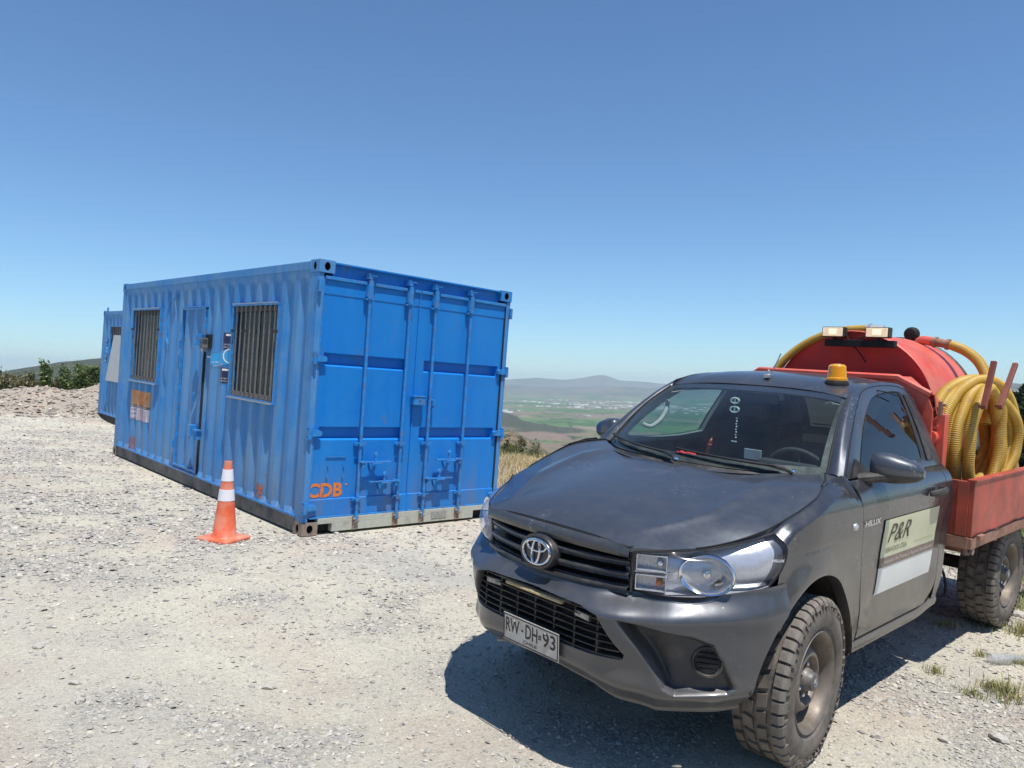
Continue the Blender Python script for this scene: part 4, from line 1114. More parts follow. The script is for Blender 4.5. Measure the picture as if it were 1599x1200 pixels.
def car_paint(name, base, dust=.35, rough=.33, metal=.55):
    t = NT(name); o = t.obj(); z = t.sep(o)[2]
    n = t.noise(2.2, 5, .65, o); n2 = t.noise(9, 6, .7, o)
    low = t.mapr(z, .35, 1.05, 1, 0)
    f = t.math('ADD', t.math('MULTIPLY', low, t.mapr(n, .30, .66, .45, 1)), t.mapr(n2, .38, .78, .06, .34))
    f = t.math('MULTIPLY', f, dust, clamp=True)
    splash = t.math('MULTIPLY', t.mapr(t.noise(3.2, 6, .75, t.scale(o, (1, 1, 2.2))), .60, .72), .28)
    c = t.mix(f, base, (.20, .165, .125)); c = t.mix(splash, c, (.26, .25, .24))
    spots = t.n('TexVoronoi'); spots.inputs['Scale'].default_value = 16; t.l(o, spots.inputs['Vector'])
    sf = t.math('MULTIPLY', t.mapr(spots.outputs['Distance'], .035, .06, 1, 0), t.mapr(t.noise(5, 2, .5, o), .5, .56)); c = t.mix(t.math('MULTIPLY', sf, .6), c, (.55, .55, .55))
    mk = t.math('MULTIPLY', t.mapr(t.noise(2.7, 2, .5, o), .60, .66), t.mapr(t.noise(34, 4, .8, t.scale(o, (1, 2.6, 1))), .58, .66)); c = t.mix(t.math('MULTIPLY', mk, .7), c, (.50, .50, .50))
    r = t.math('ADD', t.mapr(n2, .3, .7, rough - .05, rough + .08), t.math('MULTIPLY', f, .45))
    m = t.math('MULTIPLY', t.math('SUBTRACT', 1.0, t.math('MULTIPLY', f, 1.0)), metal)
    t.principled(c, r, m, t.bump(t.noise(70, 2, .5, o), .03, .002), Coat_Weight=.6, Coat_Roughness=.09)
    return t.m
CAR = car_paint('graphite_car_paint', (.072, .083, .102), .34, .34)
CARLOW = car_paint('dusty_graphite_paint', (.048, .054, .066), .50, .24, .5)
BLKPL = simple('black_grille_plastic', (.030, .032, .036), .36, 0, .2, 10, (.10, .09, .075), .35, 10, Coat_Weight=.25)
BUMPBLK = simple('bumper_recess_plastic', (.038, .040, .046), .5, 0, .2, 10, (.11, .095, .08), .35, 8)
BLKMAT = simple('matt_black_trim', (.022, .022, .023), .62, 0, .25, 12, (.11, .095, .08), .45, 8)
BLACK = simple('deep_black', (.008, .008, .009), .8, 0, .1)
CHROME = simple('chrome', (.72, .72, .74), .14, 1.0, .06)
SILVER = simple('reflector_silver', (.80, .81, .83), .10, 1.0, .03)
SATIN = simple('satin_lamp_housing', (.52, .53, .56), .26, .35, .10)
LAMPDK = simple('dark_lamp_housing', (.10, .11, .13), .3, .3, .2)
INT = simple('light_grey_interior', (.40, .42, .40), .8, 0, .1)
INTD = simple('dark_grey_interior', (.032, .033, .036), .75, 0, .15)
TYRE = simple('dusty_tyre_rubber', (.075, .068, .060), .85, 0, .3, 14, (.20, .17, .14), .75, 9, .3, 60)
TREAD = simple('worn_tread_rubber', (.105, .098, .088), .85, 0, .25, 30, (.23, .20, .165), .62, 14, .3, 80)
STEEL = simple('dusty_steel_rim', (.20, .175, .145), .55, .35, .2, 9, (.12, .085, .06), .4, 7, .1, 60)
HUBM = simple('grey_hub_cap', (.13, .13, .125), .5, .3, .2, 20, (.25, .2, .15), .4, 20)
UNDER = simple('grimy_underbody', (.035, .030, .026), .85, 0, .3, 6, (.10, .08, .06), .4, 5)
RED = simple('faded_red_paint', (.62, .080, .050), .50, 0, .22, 2.6, (.62, .20, .14), .55, 2.2, .06, 20)
REDBED = simple('weathered_red_bed_paint', (.46, .075, .042), .52, 0, .28, 2.4, (.18, .055, .035), .55, 4, .2, 25)
PEG = simple('dull_red_peg', (.19, .050, .032), .6, 0, .2)
RUST = simple('rusty_brown_steel', (.26, .12, .075), .7, .1, .3, 9, (.38, .24, .17), .45, 7, .3, 50)
AMBER = None

def glass_mat(name, tint=(1, 1, 1), ior=1.45, rough=.03, dust=.0, dark=None):
    t = NT(name); o = t.obj()
    tr = t.n('BsdfTransparent'); tr.inputs[0].default_value = (*tint, 1)
    gl = t.n('BsdfGlossy'); gl.inputs['Roughness'].default_value = rough; gl.inputs['Color'].default_value = (1, 1, 1, 1)
    lw = t.n('LayerWeight'); lw.inputs[0].default_value = .5; f0 = ((ior - 1) / (ior + 1)) ** 2
    frs = t.math('ADD', f0, t.math('MULTIPLY', t.math('POWER', lw.outputs['Facing'], 5.0), 1 - f0), clamp=True)
    m = t.n('MixShader'); t.l(frs, m.inputs[0]); t.l(tr.outputs[0], m.inputs[1]); t.l(gl.outputs[0], m.inputs[2]); out = m.outputs[0]
    if dust:
        df = t.n('BsdfDiffuse'); df.inputs[0].default_value = (.42, .40, .37, 1); m2 = t.n('MixShader')
        n = t.noise(5, 6, .7, o); n2 = t.noise(1.7, 4, .6, o)
        t.l(t.math('MULTIPLY', t.mapr(t.math('ADD', t.math('MULTIPLY', n, .5), t.math('MULTIPLY', n2, .5)), .35, .72, .25, 1), dust), m2.inputs[0])
        t.l(out, m2.inputs[1]); t.l(df.outputs[0], m2.inputs[2]); out = m2.outputs[0]
    t.l(out, t.out.inputs['Surface']); return t.m
WSG = glass_mat('windscreen_glass', (.80, .90, .88), 1.5, .015, .035)
SIDEG = glass_mat('tinted_side_glass', (.05, .06, .07), 1.65, .015, .03)
RSIDEG = glass_mat('clear_side_glass', (.50, .66, .66), 1.5, .02, .02)
LENS = glass_mat('lamp_lens', (.97, .98, 1.0), 1.45, .05, .04)

def mir(V): V = np.array(V, float); V[..., 1] *= -1; return V

BC = np.array([(1.002, 0), (.999, .2), (.988, .35), (.950, .45), (.880, .54), (.815, .635), (.715, .722), (.622, .797), (.546, .852), (.470, .890), (.385, .907), (.3, .915)])
PLAN = cr_curve(BC, 400); PS = np.r_[0, np.cumsum(np.linalg.norm(np.diff(PLAN, axis=0), axis=1))]
ARC, ARZ, ARR = .03, .39, .49

def build_bumper(root):
    nt, ns = 150, 230
    t = np.linspace(0, 1, nt); u = np.linspace(0, 1, ns)
    G = np.zeros((nt, ns, 3)); NRM = np.zeros((nt, ns, 2))
    for i, tt in enumerate(t):
        zc = .36 + tt * (.86 - .36)
        xe = ARC + math.sqrt(max(ARR ** 2 - (zc - ARZ) ** 2, 0)); xe = max(xe, .345)
        se = np.interp(-xe, -PLAN[:, 0], PS); s = u * se
        x = np.interp(s, PS, PLAN[:, 0]); y = np.interp(s, PS, PLAN[:, 1])
        zt = np.interp(y, [0, .30, .44, .62, .78, .86, .93], [.812, .826, .830, .842, .862, .890, .905]); zb = np.interp(y, [0, .3, .6, .8, .92], [.405, .385, .320, .335, .36])
        z = zb + (zt - zb) * tt
        tx = np.gradient(x, s); ty = np.gradient(y, s); nx, ny = ty, -tx; l = np.hypot(nx, ny); nx, ny = nx / l, ny / l
        q = (z - zb) / (zt - zb)
        off = -(.072 + .035 * np.exp(-((y - .46) / .12) ** 2)) * smooth(.78, 1.0, q) ** 1.4 * (1 - .65 * smooth(.62, .9, y)) - .10 * (1 - smooth(0, .30, q)) ** 2 - .032 * (1 - smooth(.3, .75, q)) * (1 - smooth(.55, .8, y)) - .010 * (1 - smooth(.3, .75, q))
        # soft shoulder line
        off = off + .010 * np.exp(-((z - .765) / .045) ** 2)
        G[i, :, 0], G[i, :, 1], G[i, :, 2] = x + nx * off, y + ny * off * 1.0, z; NRM[i, :, 0], NRM[i, :, 1] = nx, ny
    # recesses
    Yc, Zc = G[..., 1], G[..., 2]
    s_in = sdf_poly(Yc, Zc, [(-.1, .772), (.30, .764), (.385, .742), (.478, .580), (.468, .560), (-.1, .545)])
    s_fog = sdf_poly(Yc, Zc, [(.455, .742), (.70, .700), (.765, .665), (.825, .475), (.80, .445), (.64, .425), (.60, .455)])
    dep = .075 * smooth(.0, -.012, s_in)
    fogd = smooth(.0, -.030, s_fog) * (.048 + .060 * smooth(.78, .50, Yc))
    d = np.maximum(dep, fogd)
    G[..., 0] -= NRM[..., 0] * d; G[..., 1] -= NRM[..., 1] * d * .6
    # upper face above the intake catches the light: slight ridge
    MI = np.zeros((nt - 1, ns - 1), int); c = s_in[:-1, :-1]; MI[c < -.010] = 1; MI[s_fog[:-1, :-1] < -.012] = 2
    full = np.concatenate([mir(G[:, :0:-1]), G], axis=1); MIf = np.concatenate([MI[:, ::-1], MI], axis=1)
    b = MB().grid(full, mi=MIf).build('front_bumper', [CAR, BLACK, BUMPBLK], root, smooth=60)
    # inner edge roll so that the bumper has thickness at the wheel arch
    return b

def fr_x(y, z=.62, off=0.0):
    """front surface x at lateral y"""
    return float(np.interp(abs(y), PLAN[:, 1], PLAN[:, 0])) + off

def build_lower_grille(root):
    g = MB()
    for k, z in enumerate((.742, .712, .682, .652, .622, .592, .565)):
        yl = np.interp(z, [.575, .72, .75], [.462, .385, .34])
        ys = np.linspace(-yl, yl, 40); P = [(fr_x(y) - .045 - .05 * (.74 - z), y, z) for y in ys]
        o = MB().tube(P, .0048, 6, flat=(1.0, 2.6)).build('grille_slat', BLKMAT, root)
    for y in (-.36, -.24, -.12, 0, .12, .24, .36):
        z1 = np.interp(abs(y), [0, .30, .38, .46], [.765, .755, .74, .60])
        mb = MB(); mb.bx(fr_x(y) - .080, fr_x(y) - .046, y - .005, y + .005, .548, z1); mb.build('grille_upright', BLKMAT, root, smooth=0, bev=.002)
    LED = simple('small_led_lamp', (.36, .33, .29), .35, .1, .5, 60)
    YB = simple('yellowed_lamp_strip', (.40, .30, .12), .5, 0, .45, 14, (.55, .46, .30), .5, 20)
    for s in (-1, 1):
        y = .285 * s; mb = MB(); mb.box((fr_x(y) - .052, y, .708), (.03, .10, .032), Matrix.Rotation(-s * .10, 3, 'Z'))
        l = mb.build('led_lamp', BLKMAT, root, smooth=0, bev=.003); mb = MB(); mb.box((fr_x(y) - .0360, y + s * .002, .708), (.003, .088, .022), Matrix.Rotation(-s * .10, 3, 'Z')); mb.build('lens', LED, l, smooth=0)
    P = [(fr_x(y) - .030, y, .736) for y in np.linspace(-.18, .18, 16)]
    MB().tube(P, .011, 8, flat=(.9, 1.1)).build('light_strip', YB, root)
    MB().tube([(fr_x(y) - .030, y, .750) for y in np.linspace(-.23, .23, 16)], .005, 6).build('strip_bracket', BLKMAT, root)

def build_plate(root):
    PL = simple('plate_white', (.62, .59, .52), .45, 0, .12, 12, (.36, .29, .21), .4, 14); INK = simple('plate_black', (.03, .02, .018), .5, 0, .2)
    # plate centre and axes
    c = np.array((.978, 0, .530)); u = np.array((0, 1, 0.0)); v = np.array((.05, 0, 1.0)); v /= np.linalg.norm(v); w = np.cross(u, v)
    Mp = Matrix(((u[0], v[0], w[0], c[0]), (u[1], v[1], w[1], c[1]), (u[2], v[2], w[2], c[2]), (0, 0, 0, 1)))
    mb = MB(); mb.box((0, 0, 0), (.362, .130, .003)); p = mb.build('number_plate', PL, root, smooth=0, bev=.002, mat=Mp)
    def rim(): 
        m = MB(); e = .004
        m.bx(-.174, .174, .056, .056 + e, .0015, .004); m.bx(-.174, .174, -.060, -.056, .0015, .004); m.bx(-.178, -.174, -.060, .060, .0015, .004); m.bx(.174, .178, -.060, .060, .0015, .004); return m
    rim().build('plate_rim', INK, p, smooth=0)
    put_text('plate_text', 'RW', (-.163, -.020, .0025), (1, 0, 0), (0, 1, 0), .066, INK, p, width=.092, bold=.012)
    put_text('plate_text', 'DH', (-.030, -.020, .0025), (1, 0, 0), (0, 1, 0), .066, INK, p, width=.078, bold=.012)
    put_text('plate_text', '93', (.082, -.020, .0025), (1, 0, 0), (0, 1, 0), .066, INK, p, width=.080, bold=.012)
    put_text('plate_text', 'CHILE', (-.045, -.047, .0025), (1, 0, 0), (0, 1, 0), .015, INK, p, width=.09, bold=.01)
    m = MB(); m.box((-.051, .008, .003), (.009, .009, .002)); m.build('plate_dot', INK, p, smooth=0)
    m = MB(); 
    for a, b in ((.057, .071),):
        m.bx(a, b, .018, .021, .0025, .004); m.bx(a, b, .003, .006, .0025, .004); m.bx(a, a + .003, .003, .021, .0025, .004); m.bx(b - .003, b, .003, .021, .0025, .004)
    m.build('plate_crest', INK, p, smooth=0)
    for x in (-.10, .10):
        m = MB(); m.cyl((x, .045, .001), (x, .045, .006), .006, n=8); m.build('plate_screw', CHROME, p)

def gx(y): return .935 - .42 * y * y           # front face of the grille
def build_grille(root):
    g = empty('grille'); g.parent = root
    yw = lambda z: np.interp(z, [.82, .99], [.475, .455])
    # dark backing
    ys = np.linspace(-.445, .445, 40); G = np.stack([np.stack([gx(ys) - .07, ys, np.full_like(ys, z)], 1) for z in (.80, .90, 1.02)]); MB().grid(G).build('grille_backing', BLACK, g)
    def bar(z0, z1, depth, proud, nm, mat, ymax=.468, curve=0.0, zdrop=0.0):
        ys = np.linspace(-ymax, ymax, 60); rows = []
        prof = [(-depth, z1), (0.0 + proud - .006, z1), (proud, z1 - .006), (proud - .002, (z0 + z1) / 2 + .001), (proud - .008, (z0 + z1) / 2 - .001), (proud - .004, z0 + .006), (proud - .010, z0), (-depth, z0)]
        for dx, z in prof: rows.append(np.stack([gx(ys) + dx, ys, z + curve * (ys / .46) ** 2 + zdrop * 0 * ys], 1))
        return MB().grid(np.array(rows)).build(nm, mat, g, smooth=30)
    bar(.934, .962, .06, .0, 'grille_slat', BLKPL, .443, .006); bar(.878, .908, .06, .004, 'grille_slat', BLKPL, .443, .006); bar(.812, .846, .06, .010, 'grille_slat', BLKPL, .443, .008)
    bar(.846, .852, .05, -.014, 'grille_slat', BLKMAT, .443, .008)
    for s in (-1, 1):     # side ends curving round to the lamp
        mb = MB(); P = [(gx(.44) - .02, s * .444, 1.000), (gx(.44) - .015, s * .446, .95), (gx(.44) - .02, s * .447, .89), (gx(.44) - .02, s * .447, .835)]
        mb.tube(cr_curve(P, 10), .007, 8, flat=(1.6, 1)); mb.build('grille_end', BLKPL, g)
    # wide painted lip above the grille
    ys = np.linspace(-.452, .452, 70); prof = [(-.06, 1.043), (-.012, 1.043), (-.012, 1.036), (.000, 1.022), (.003, 1.004), (-.004, .988), (-.030, .980), (-.07, .980)]
    rows = [np.stack([(.900 - .12 * ys ** 2 if k < 2 else .928 - .27 * ys ** 2) + (dx * .8 if k < 2 else dx), ys, z - (.012 if k < 5 else .006) * (ys / .46) ** 2], 1) for k, (dx, z) in enumerate(prof)]
    MB().grid(np.array(rows)).build('grille_lip', car_lip, g, smooth=40)
    # emblem: disc, oval ring, two inner ovals
    e = empty('emblem'); e.parent = g
    c = np.array((gx(0) + .024, 0, .920)); tilt = Matrix.Rotation(math.radians(-6), 4, 'Y')
    e.matrix_local = Matrix.Translation(c) @ tilt
    a, b = .093, .064
    th = np.linspace(0, 2 * np.pi, 48, endpoint=False)
    rows = [[(-.05, r * (a + .012) * np.cos(q), r * (b + .012) * np.sin(q)) for q in th] for r in (1.0,)] + [[(x, (a + dr) * np.cos(q), (b + dr) * np.sin(q)) for q in th] for x, dr in ((.004, .016), (.010, .012), (.010, .002), (.004, -.002))]
    mb = MB().grid(np.array(rows), wrap=True); mb.add([(.004, (a - .002) * np.cos(q), (b - .002) * np.sin(q)) for q in th], [tuple(range(48))]); mb.build('emblem_disc', [BLKPL], e, smooth=50)
    def ov(cy, cz, ra, rb, r, x=.010, sq=1):
        return [(x, cy + ra * np.cos(q), cz + rb * np.sin(q)) for q in th]
    MB().tube(ov(0, 0, a - .008, b - .008, 0), .0062, 8, closed=True).build('emblem_ring', CHROME, e)
    MB().tube(ov(0, .0045 + .022, .060, .0235, 0, .012), .0052, 8, closed=True).build('emblem_ring', CHROME, e)
    MB().tube(ov(0, -.001, .024, .053, 0, .0135), .0052, 8, closed=True).build('emblem_ring', CHROME, e)

car_lip = car_paint('graphite_lip_paint', (.050, .054, .062), .3, .38, .3)

# hood edge curves ------------------------------------------------------
HOOD_E = np.array([(.858, .445, 1.026), (.777, .553, 1.032), (.655, .638, 1.042), (.522, .715, 1.068), (.388, .784, 1.112), (.23, .812, 1.158), (.10, .826, 1.198), (-.02, .826, 1.236), (-.10, .808, 1.266), (-.22, .770, 1.288), (-.33, .715, 1.298)])
HOOD_C = np.array([(.888, 0, 1.050), (.840, 0, 1.078), (.74, 0, 1.118), (.61, 0, 1.155), (.47, 0, 1.186), (.35, 0, 1.208), (.24, 0, 1.226), (.15, 0, 1.240), (.08, 0, 1.252), (.03, 0, 1.262), (-.01, 0, 1.270)])
def build_hood(root):
    nv, nu = 60, 61
    E = np.array([cr_curve(HOOD_E, nv)]).squeeze(); C = cr_curve(HOOD_C, nv)
    tt = np.linspace(0, 1, nu); G = np.zeros((nv, nu, 3))
    for i in range(nv):
        v = i / (nv - 1); e, c = E[i], C[i]
        y = e[1] * tt
        x = c[0] + (e[0] - c[0]) * (tt ** 2.0 if v < .1 else tt ** (2.0))
        dz = e[2] - c[2]; g = .42 * tt ** 2 + .58 * tt ** 3.2
        z = c[2] - .006 * math.sin(math.pi * v) + dz * g
        cre = .60 + .10 * (1 - v) * 0
        z += .009 * np.exp(-((tt - .70) / .05) ** 2) * smooth(.05, .3, v) * smooth(1, .8, v)
        z += -.010 * np.exp(-((tt - .50) / .20) ** 2) * smooth(.1, .4, v)
        G[i] = np.stack([x, y, z], 1)
    # roll the front edge down
    front = G[0].copy(); front[:, 0] += -.004; front[:, 2] -= .022
    G = np.concatenate([front[None], G]); full = np.concatenate([mir(G[:, :0:-1]), G], 1)
    # turned-down side flange
    f2 = full[:, 0].copy(); f2[:, 2] -= .02; f3 = full[:, -1].copy(); f3[:, 2] -= .02; full = np.concatenate([f2[:, None], full, f3[:, None]], 1)
    h = MB().grid(full).build('bonnet', CAR, root, smooth=50)
    for s in (1, -1):
        P = cr_curve(HOOD_E, 60)[12:]; P[:, 1] *= s; P[:, 1] += s * .004; P[:, 2] -= (.003 if s > 0 else .012); MB().tube(P, .0042, 6).build('bonnet_gap', BLACK, root)
    P = G[1].copy(); P = np.concatenate([mir(P[:0:-1]), P]); P[:, 2] -= .008; P[:, 0] += .004; MB().tube(P[::2], .005, 6).build('bonnet_gap', BLACK, root)
    return h

# side body -------------------------------------------------------------
ZP = [.36, .44, .50, .60, .75, .90, 1.02, 1.10, 1.16, 1.20, 1.235, 1.262, 1.285, 1.31]
YP = [.815, .835, .850, .862, .866, .874, .886, .890, .887, .878, .862, .838, .806, .795]
def side_y(x, z):
    x = np.asarray(x, float); z = np.asarray(z, float); y = np.interp(z, ZP, YP)
    r = np.hypot(x - ARC, z - ARZ)
    fl = np.interp(x, [-.5, -.3, 0, .25, .6], [-.004, .004, .022, .035, .040]) * np.exp(-((np.maximum(r - .49, 0)) / .085) ** 2) * (z < 1.0)
    fr = smooth(.0, .42, x) * smooth(.85, 1.15, z) * -.035
    return y + fl + fr
def build_fender(root, s):
    nx, nz = 90, 46; xs = np.r_[np.linspace(.405, -.45, 76), np.linspace(-.458, -.52, 10)]
    def ztop(x): return np.interp(-x, -np.array([.40, .37, .23, .10, -.02, -.10, -.22, -.33, -.36, -.56]), [1.095, 1.110, 1.155, 1.195, 1.237, 1.273, 1.297, 1.303, 1.290, 1.262])
    def zlow(x):
        d = ARR ** 2 - (x - ARC) ** 2; return np.where(d > 0, ARZ + np.sqrt(np.maximum(d, 0)), .36) if True else 0
    rows = []
    for x in xs:
        zl = float(zlow(x)); 
        if x < -.455: zl = .40
        zt = float(ztop(x)); z = zl + (zt - zl) * np.linspace(0, 1, nz)
        # columns lean so that the last ones follow the door line
        k = smooth(-.15, -.52, x); dl_ = np.interp(z, [.44, .80, 1.07, 1.285], [-.535, -.47, -.405, -.365]); xx = x * (1 - k) + k * (dl_ + (x + .52) * 1.0)
        zt2 = float(ztop(xx[-1])); z = zl + (zt2 - zl) * np.linspace(0, 1, nz)
        wf = smooth(.22, .405, x); xf = np.interp(z, [.86, .884, .935, .995, 1.055, 1.104], [.405, .402, .380, .353, .340, .352]); xx = xx - (.405 - xf) * wf
        y = side_y(xx, z)
        # blend top edge into the bonnet line
        ye = np.interp(-xx, np.r_[-HOOD_E[:9, 0], .24, .345, .38], np.r_[HOOD_E[:9, 1], .800, .803, .845]); kk = smooth(.86, 1.0, np.linspace(0, 1, nz)); y = y * (1 - kk) + np.minimum(y, ye + .006) * kk
        rows.append(np.stack([xx, y, z], 1))
    G = np.array(rows)
    # inner lip of the arch
    lip = G[:, :1].copy(); lip[..., 1] -= .055; lip[..., 2] -= .004
    G = np.concatenate([lip, G], 1)
    if s < 0: G = mir(G)
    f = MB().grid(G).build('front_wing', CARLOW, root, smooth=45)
    # wheel housing
    th = np.linspace(.12, math.pi - .0, 30); rr = ARR + .004
    P = np.array([[(ARC + rr * math.cos(a), s * yy, ARZ + rr * math.sin(a)) for yy in (.855, .5)] for a in th]); MB().grid(P).build('wheel_arch_liner', UNDER, root)
    A = np.array([(-.10, .808, 1.266), (-.16, .792, 1.279), (-.24, .760, 1.290), (-.33, .715, 1.298), (-.37, .705, 1.292)]); B = np.array([(-.10, .812, 1.268), (-.17, .806, 1.283), (-.24, .802, 1.288), (-.31, .804, 1.286), (-.37, .806, 1.276)])
    G2 = loft([A, (A + B) / 2 + [0, 0, .004], B], 14, 8); G2 = mir(G2) if s < 0 else G2
    MB().grid(G2).build('pillar_foot', CAR, root, smooth=50)
    MB().tube([(x, s * y, z + .004) for x, y, z in A[:4]], .004, 5).build('bonnet_gap', BLACK, root)
    return f

def door_x(z): return np.interp(z, [.44, .80, 1.07, 1.285], [-.541, -.476, -.411, -.371])
def build_door(root, s):
    nz = 44
    zs = np.linspace(.452, 1.275, nz); G = []
    for z in zs:
        x0 = float(door_x(z)); x1 = -1.600 + .10 * (1 - smooth(.45, .62, z)) ** 2
        xx = np.linspace(x0, x1, 60); y = side_y(np.full_like(xx, -.9), np.full_like(xx, z)) + .0
        y = y - .012 * np.exp(-((z - .60) / .09) ** 2) * smooth(-.5, -.7, xx) * smooth(-1.6, -1.45, xx)
        G.append(np.stack([xx, y, np.full_like(xx, z)], 1))
    G = np.array(G)
    e = G[:, :1].copy(); e[..., 1] -= .03; e2 = G[:, -1:].copy(); e2[..., 1] -= .03; G = np.concatenate([e, G, e2], 1)
    e = G[:1].copy(); e[..., 1] -= .03; G = np.concatenate([e, G], 0)
    if s < 0: G = mir(G)
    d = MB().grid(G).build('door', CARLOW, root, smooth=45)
    # gap lines
    P = [(float(door_x(z)) + .004, s * (float(side_y(-.9, z)) - .005), z) for z in np.linspace(.45, 1.27, 24)]; MB().tube(P, .0055, 6).build('door_gap', BLACK, root)
    P = [(-1.604 + .10 * (1 - smooth(.45, .62, z)) ** 2, s * (float(side_y(-.9, z)) - .005), z) for z in np.linspace(.45, 1.27, 24)]; MB().tube(P, .0055, 6).build('door_gap', BLACK, root)
    MB().tube([(x, s * .828, .445) for x in np.linspace(-.545, -1.50, 12)], .008, 6).build('door_gap', BLACK, root)
    # rear cab corner panel and sill
    zs = np.linspace(.47, 1.275, 30); G = np.array([[(x, float(side_y(-.9, z)) - (.03 if i > 3 else 0), z) for i, x in enumerate((-1.607, -1.64, -1.68, -1.712 + .03 * (1 - smooth(.47, .6, z)), -1.722 + .03 * (1 - smooth(.47, .6, z))))] for z in zs])
    if s < 0: G = mir(G)
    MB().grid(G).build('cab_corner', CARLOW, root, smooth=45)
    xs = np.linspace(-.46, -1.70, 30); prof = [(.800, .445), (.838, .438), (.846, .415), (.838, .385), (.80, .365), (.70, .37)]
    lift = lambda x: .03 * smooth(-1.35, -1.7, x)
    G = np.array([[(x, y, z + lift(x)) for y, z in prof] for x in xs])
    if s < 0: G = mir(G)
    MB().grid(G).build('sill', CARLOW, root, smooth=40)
    # handle
    yb = float(side_y(-.9, 1.15))
    h = MB(); P = cr_curve([(-1.30, s * (yb + .008), 1.143), (-1.335, s * (yb + .040), 1.150), (-1.40, s * (yb + .046), 1.156), (-1.465, s * (yb + .040), 1.156), (-1.50, s * (yb + .006), 1.152)], 16)
    h.tube(P, np.interp(np.linspace(0, 1, 16), [0, .2, .8, 1], [.012, .017, .017, .012]), 10, flat=(1.25, .7)); hd = h.build('door_handle', BLKMAT, d)
    h = MB(); h.lathe([(0, .004), (.03, .003), (.04, -.004)], 'y', (-1.42, 0, 1.135), 16); 
    for V in h.v: V[:, 1] = s * (yb - .001 + V[:, 1])
    h.build('handle_cup', BLKMAT, hd)
    h = MB(); h.lathe([(0, .006), (.012, .005), (.013, -.004)], 'y', (-1.535, 0, 1.145), 12)
    for V in h.v: V[:, 1] = s * (yb - .001 + V[:, 1])
    h.build('key_lock', CHROME, d)
    return d

# greenhouse ------------------------------------------------------------
def gy(z): return .805 - .36 * (z - 1.27) - .12 * np.maximum(z - 1.27, 0) ** 2 * 2.2
OUT = [(-.345, 1.285), (-.50, 1.425), (-.66, 1.545), (-.83, 1.655), (-.97, 1.722), (-1.15, 1.752), (-1.40, 1.762), (-1.60, 1.752), (-1.675, 1.725), (-1.705, 1.60), (-1.722, 1.42), (-1.728, 1.265)]
OUTB = [(-1.728, 1.265), (-1.2, 1.262), (-.8, 1.262), (-.45, 1.275), (-.345, 1.285)]
WIN = [(-.575, 1.325), (-.68, 1.430), (-.83, 1.545), (-.98, 1.628), (-1.11, 1.678), (-1.30, 1.704), (-1.50, 1.708), (-1.548, 1.695), (-1.535, 1.58), (-1.50, 1.44), (-1.475, 1.318)]
WINB = [(-1.475, 1.318), (-1.2, 1.292), (-.85, 1.290), (-.64, 1.300), (-.575, 1.325)]
def ring2(a, b, n1, n2):
    A = lin_curve(cr_curve(a, 80), n1); B = lin_curve(b, n2 + 1); return np.vstack([A, B[1:-1]])
def lift3(P, s, off=0.0): return np.stack([P[:, 0], s * (gy(P[:, 1]) + off), P[:, 1]], 1)
def build_cab_side(root, s):
    O = ring2(OUT, OUTB, 60, 24); I = ring2(WIN, WINB, 60, 24)
    c = I.mean(0); I2 = c + (I - c) * .985; Om = O * .45 + I * .55
    G = np.stack([lift3(O, s), lift3(O * .80 + I * .20, s, .006), lift3(Om, s, .006), lift3(I, s, .0), lift3(I2, s, -.012)])
    cab = MB().grid(G, wrap=True).build('cab_side_frame', CAR, root, smooth=40)
    G = np.stack([lift3(c + (I - c) * 1.005, s, .003), lift3(c + (I - c) * .965, s, -.006)]); MB().grid(G, wrap=True).build('window_rubber', RUBBER, root, smooth=40)
    mats = SIDEG if s > 0 else RSIDEG
    b = MB(); P = lift3(c + (I - c) * .972, s, -.008); b.add(P, [tuple(range(len(P)))]); b.build('side_window', mats, root, smooth=0)
    # inside trim ring (light grey)
    G = np.stack([lift3(O, s, -.045), lift3(I, s, -.045), lift3(c + (I - c) * .97, s, -.02)]); MB().grid(G, wrap=True).build('pillar_trim', INT, root, smooth=40)
    # door frame gap
    P = [(x, z) for x, z in OUT[:-2]]; Q = cr_curve(P, 60); cc = c; Q = cc + (Q - cc) * np.array([.955, .93]); Q3 = lift3(Q, s, .0045)
    MB().tube(Q3, .0038, 5).build('door_frame_gap', BLACK, root)
    # rear strip of black trim behind the window
    P = [(-1.56, 1.70), (-1.60, 1.69), (-1.61, 1.5), (-1.60, 1.31), (-1.505, 1.315), (-1.535, 1.5)]
    b = MB(); b.add(lift3(np.array(P), s, .0105), [tuple(range(6))]); b.build('pillar_applique', BLKMAT, root, smooth=0)

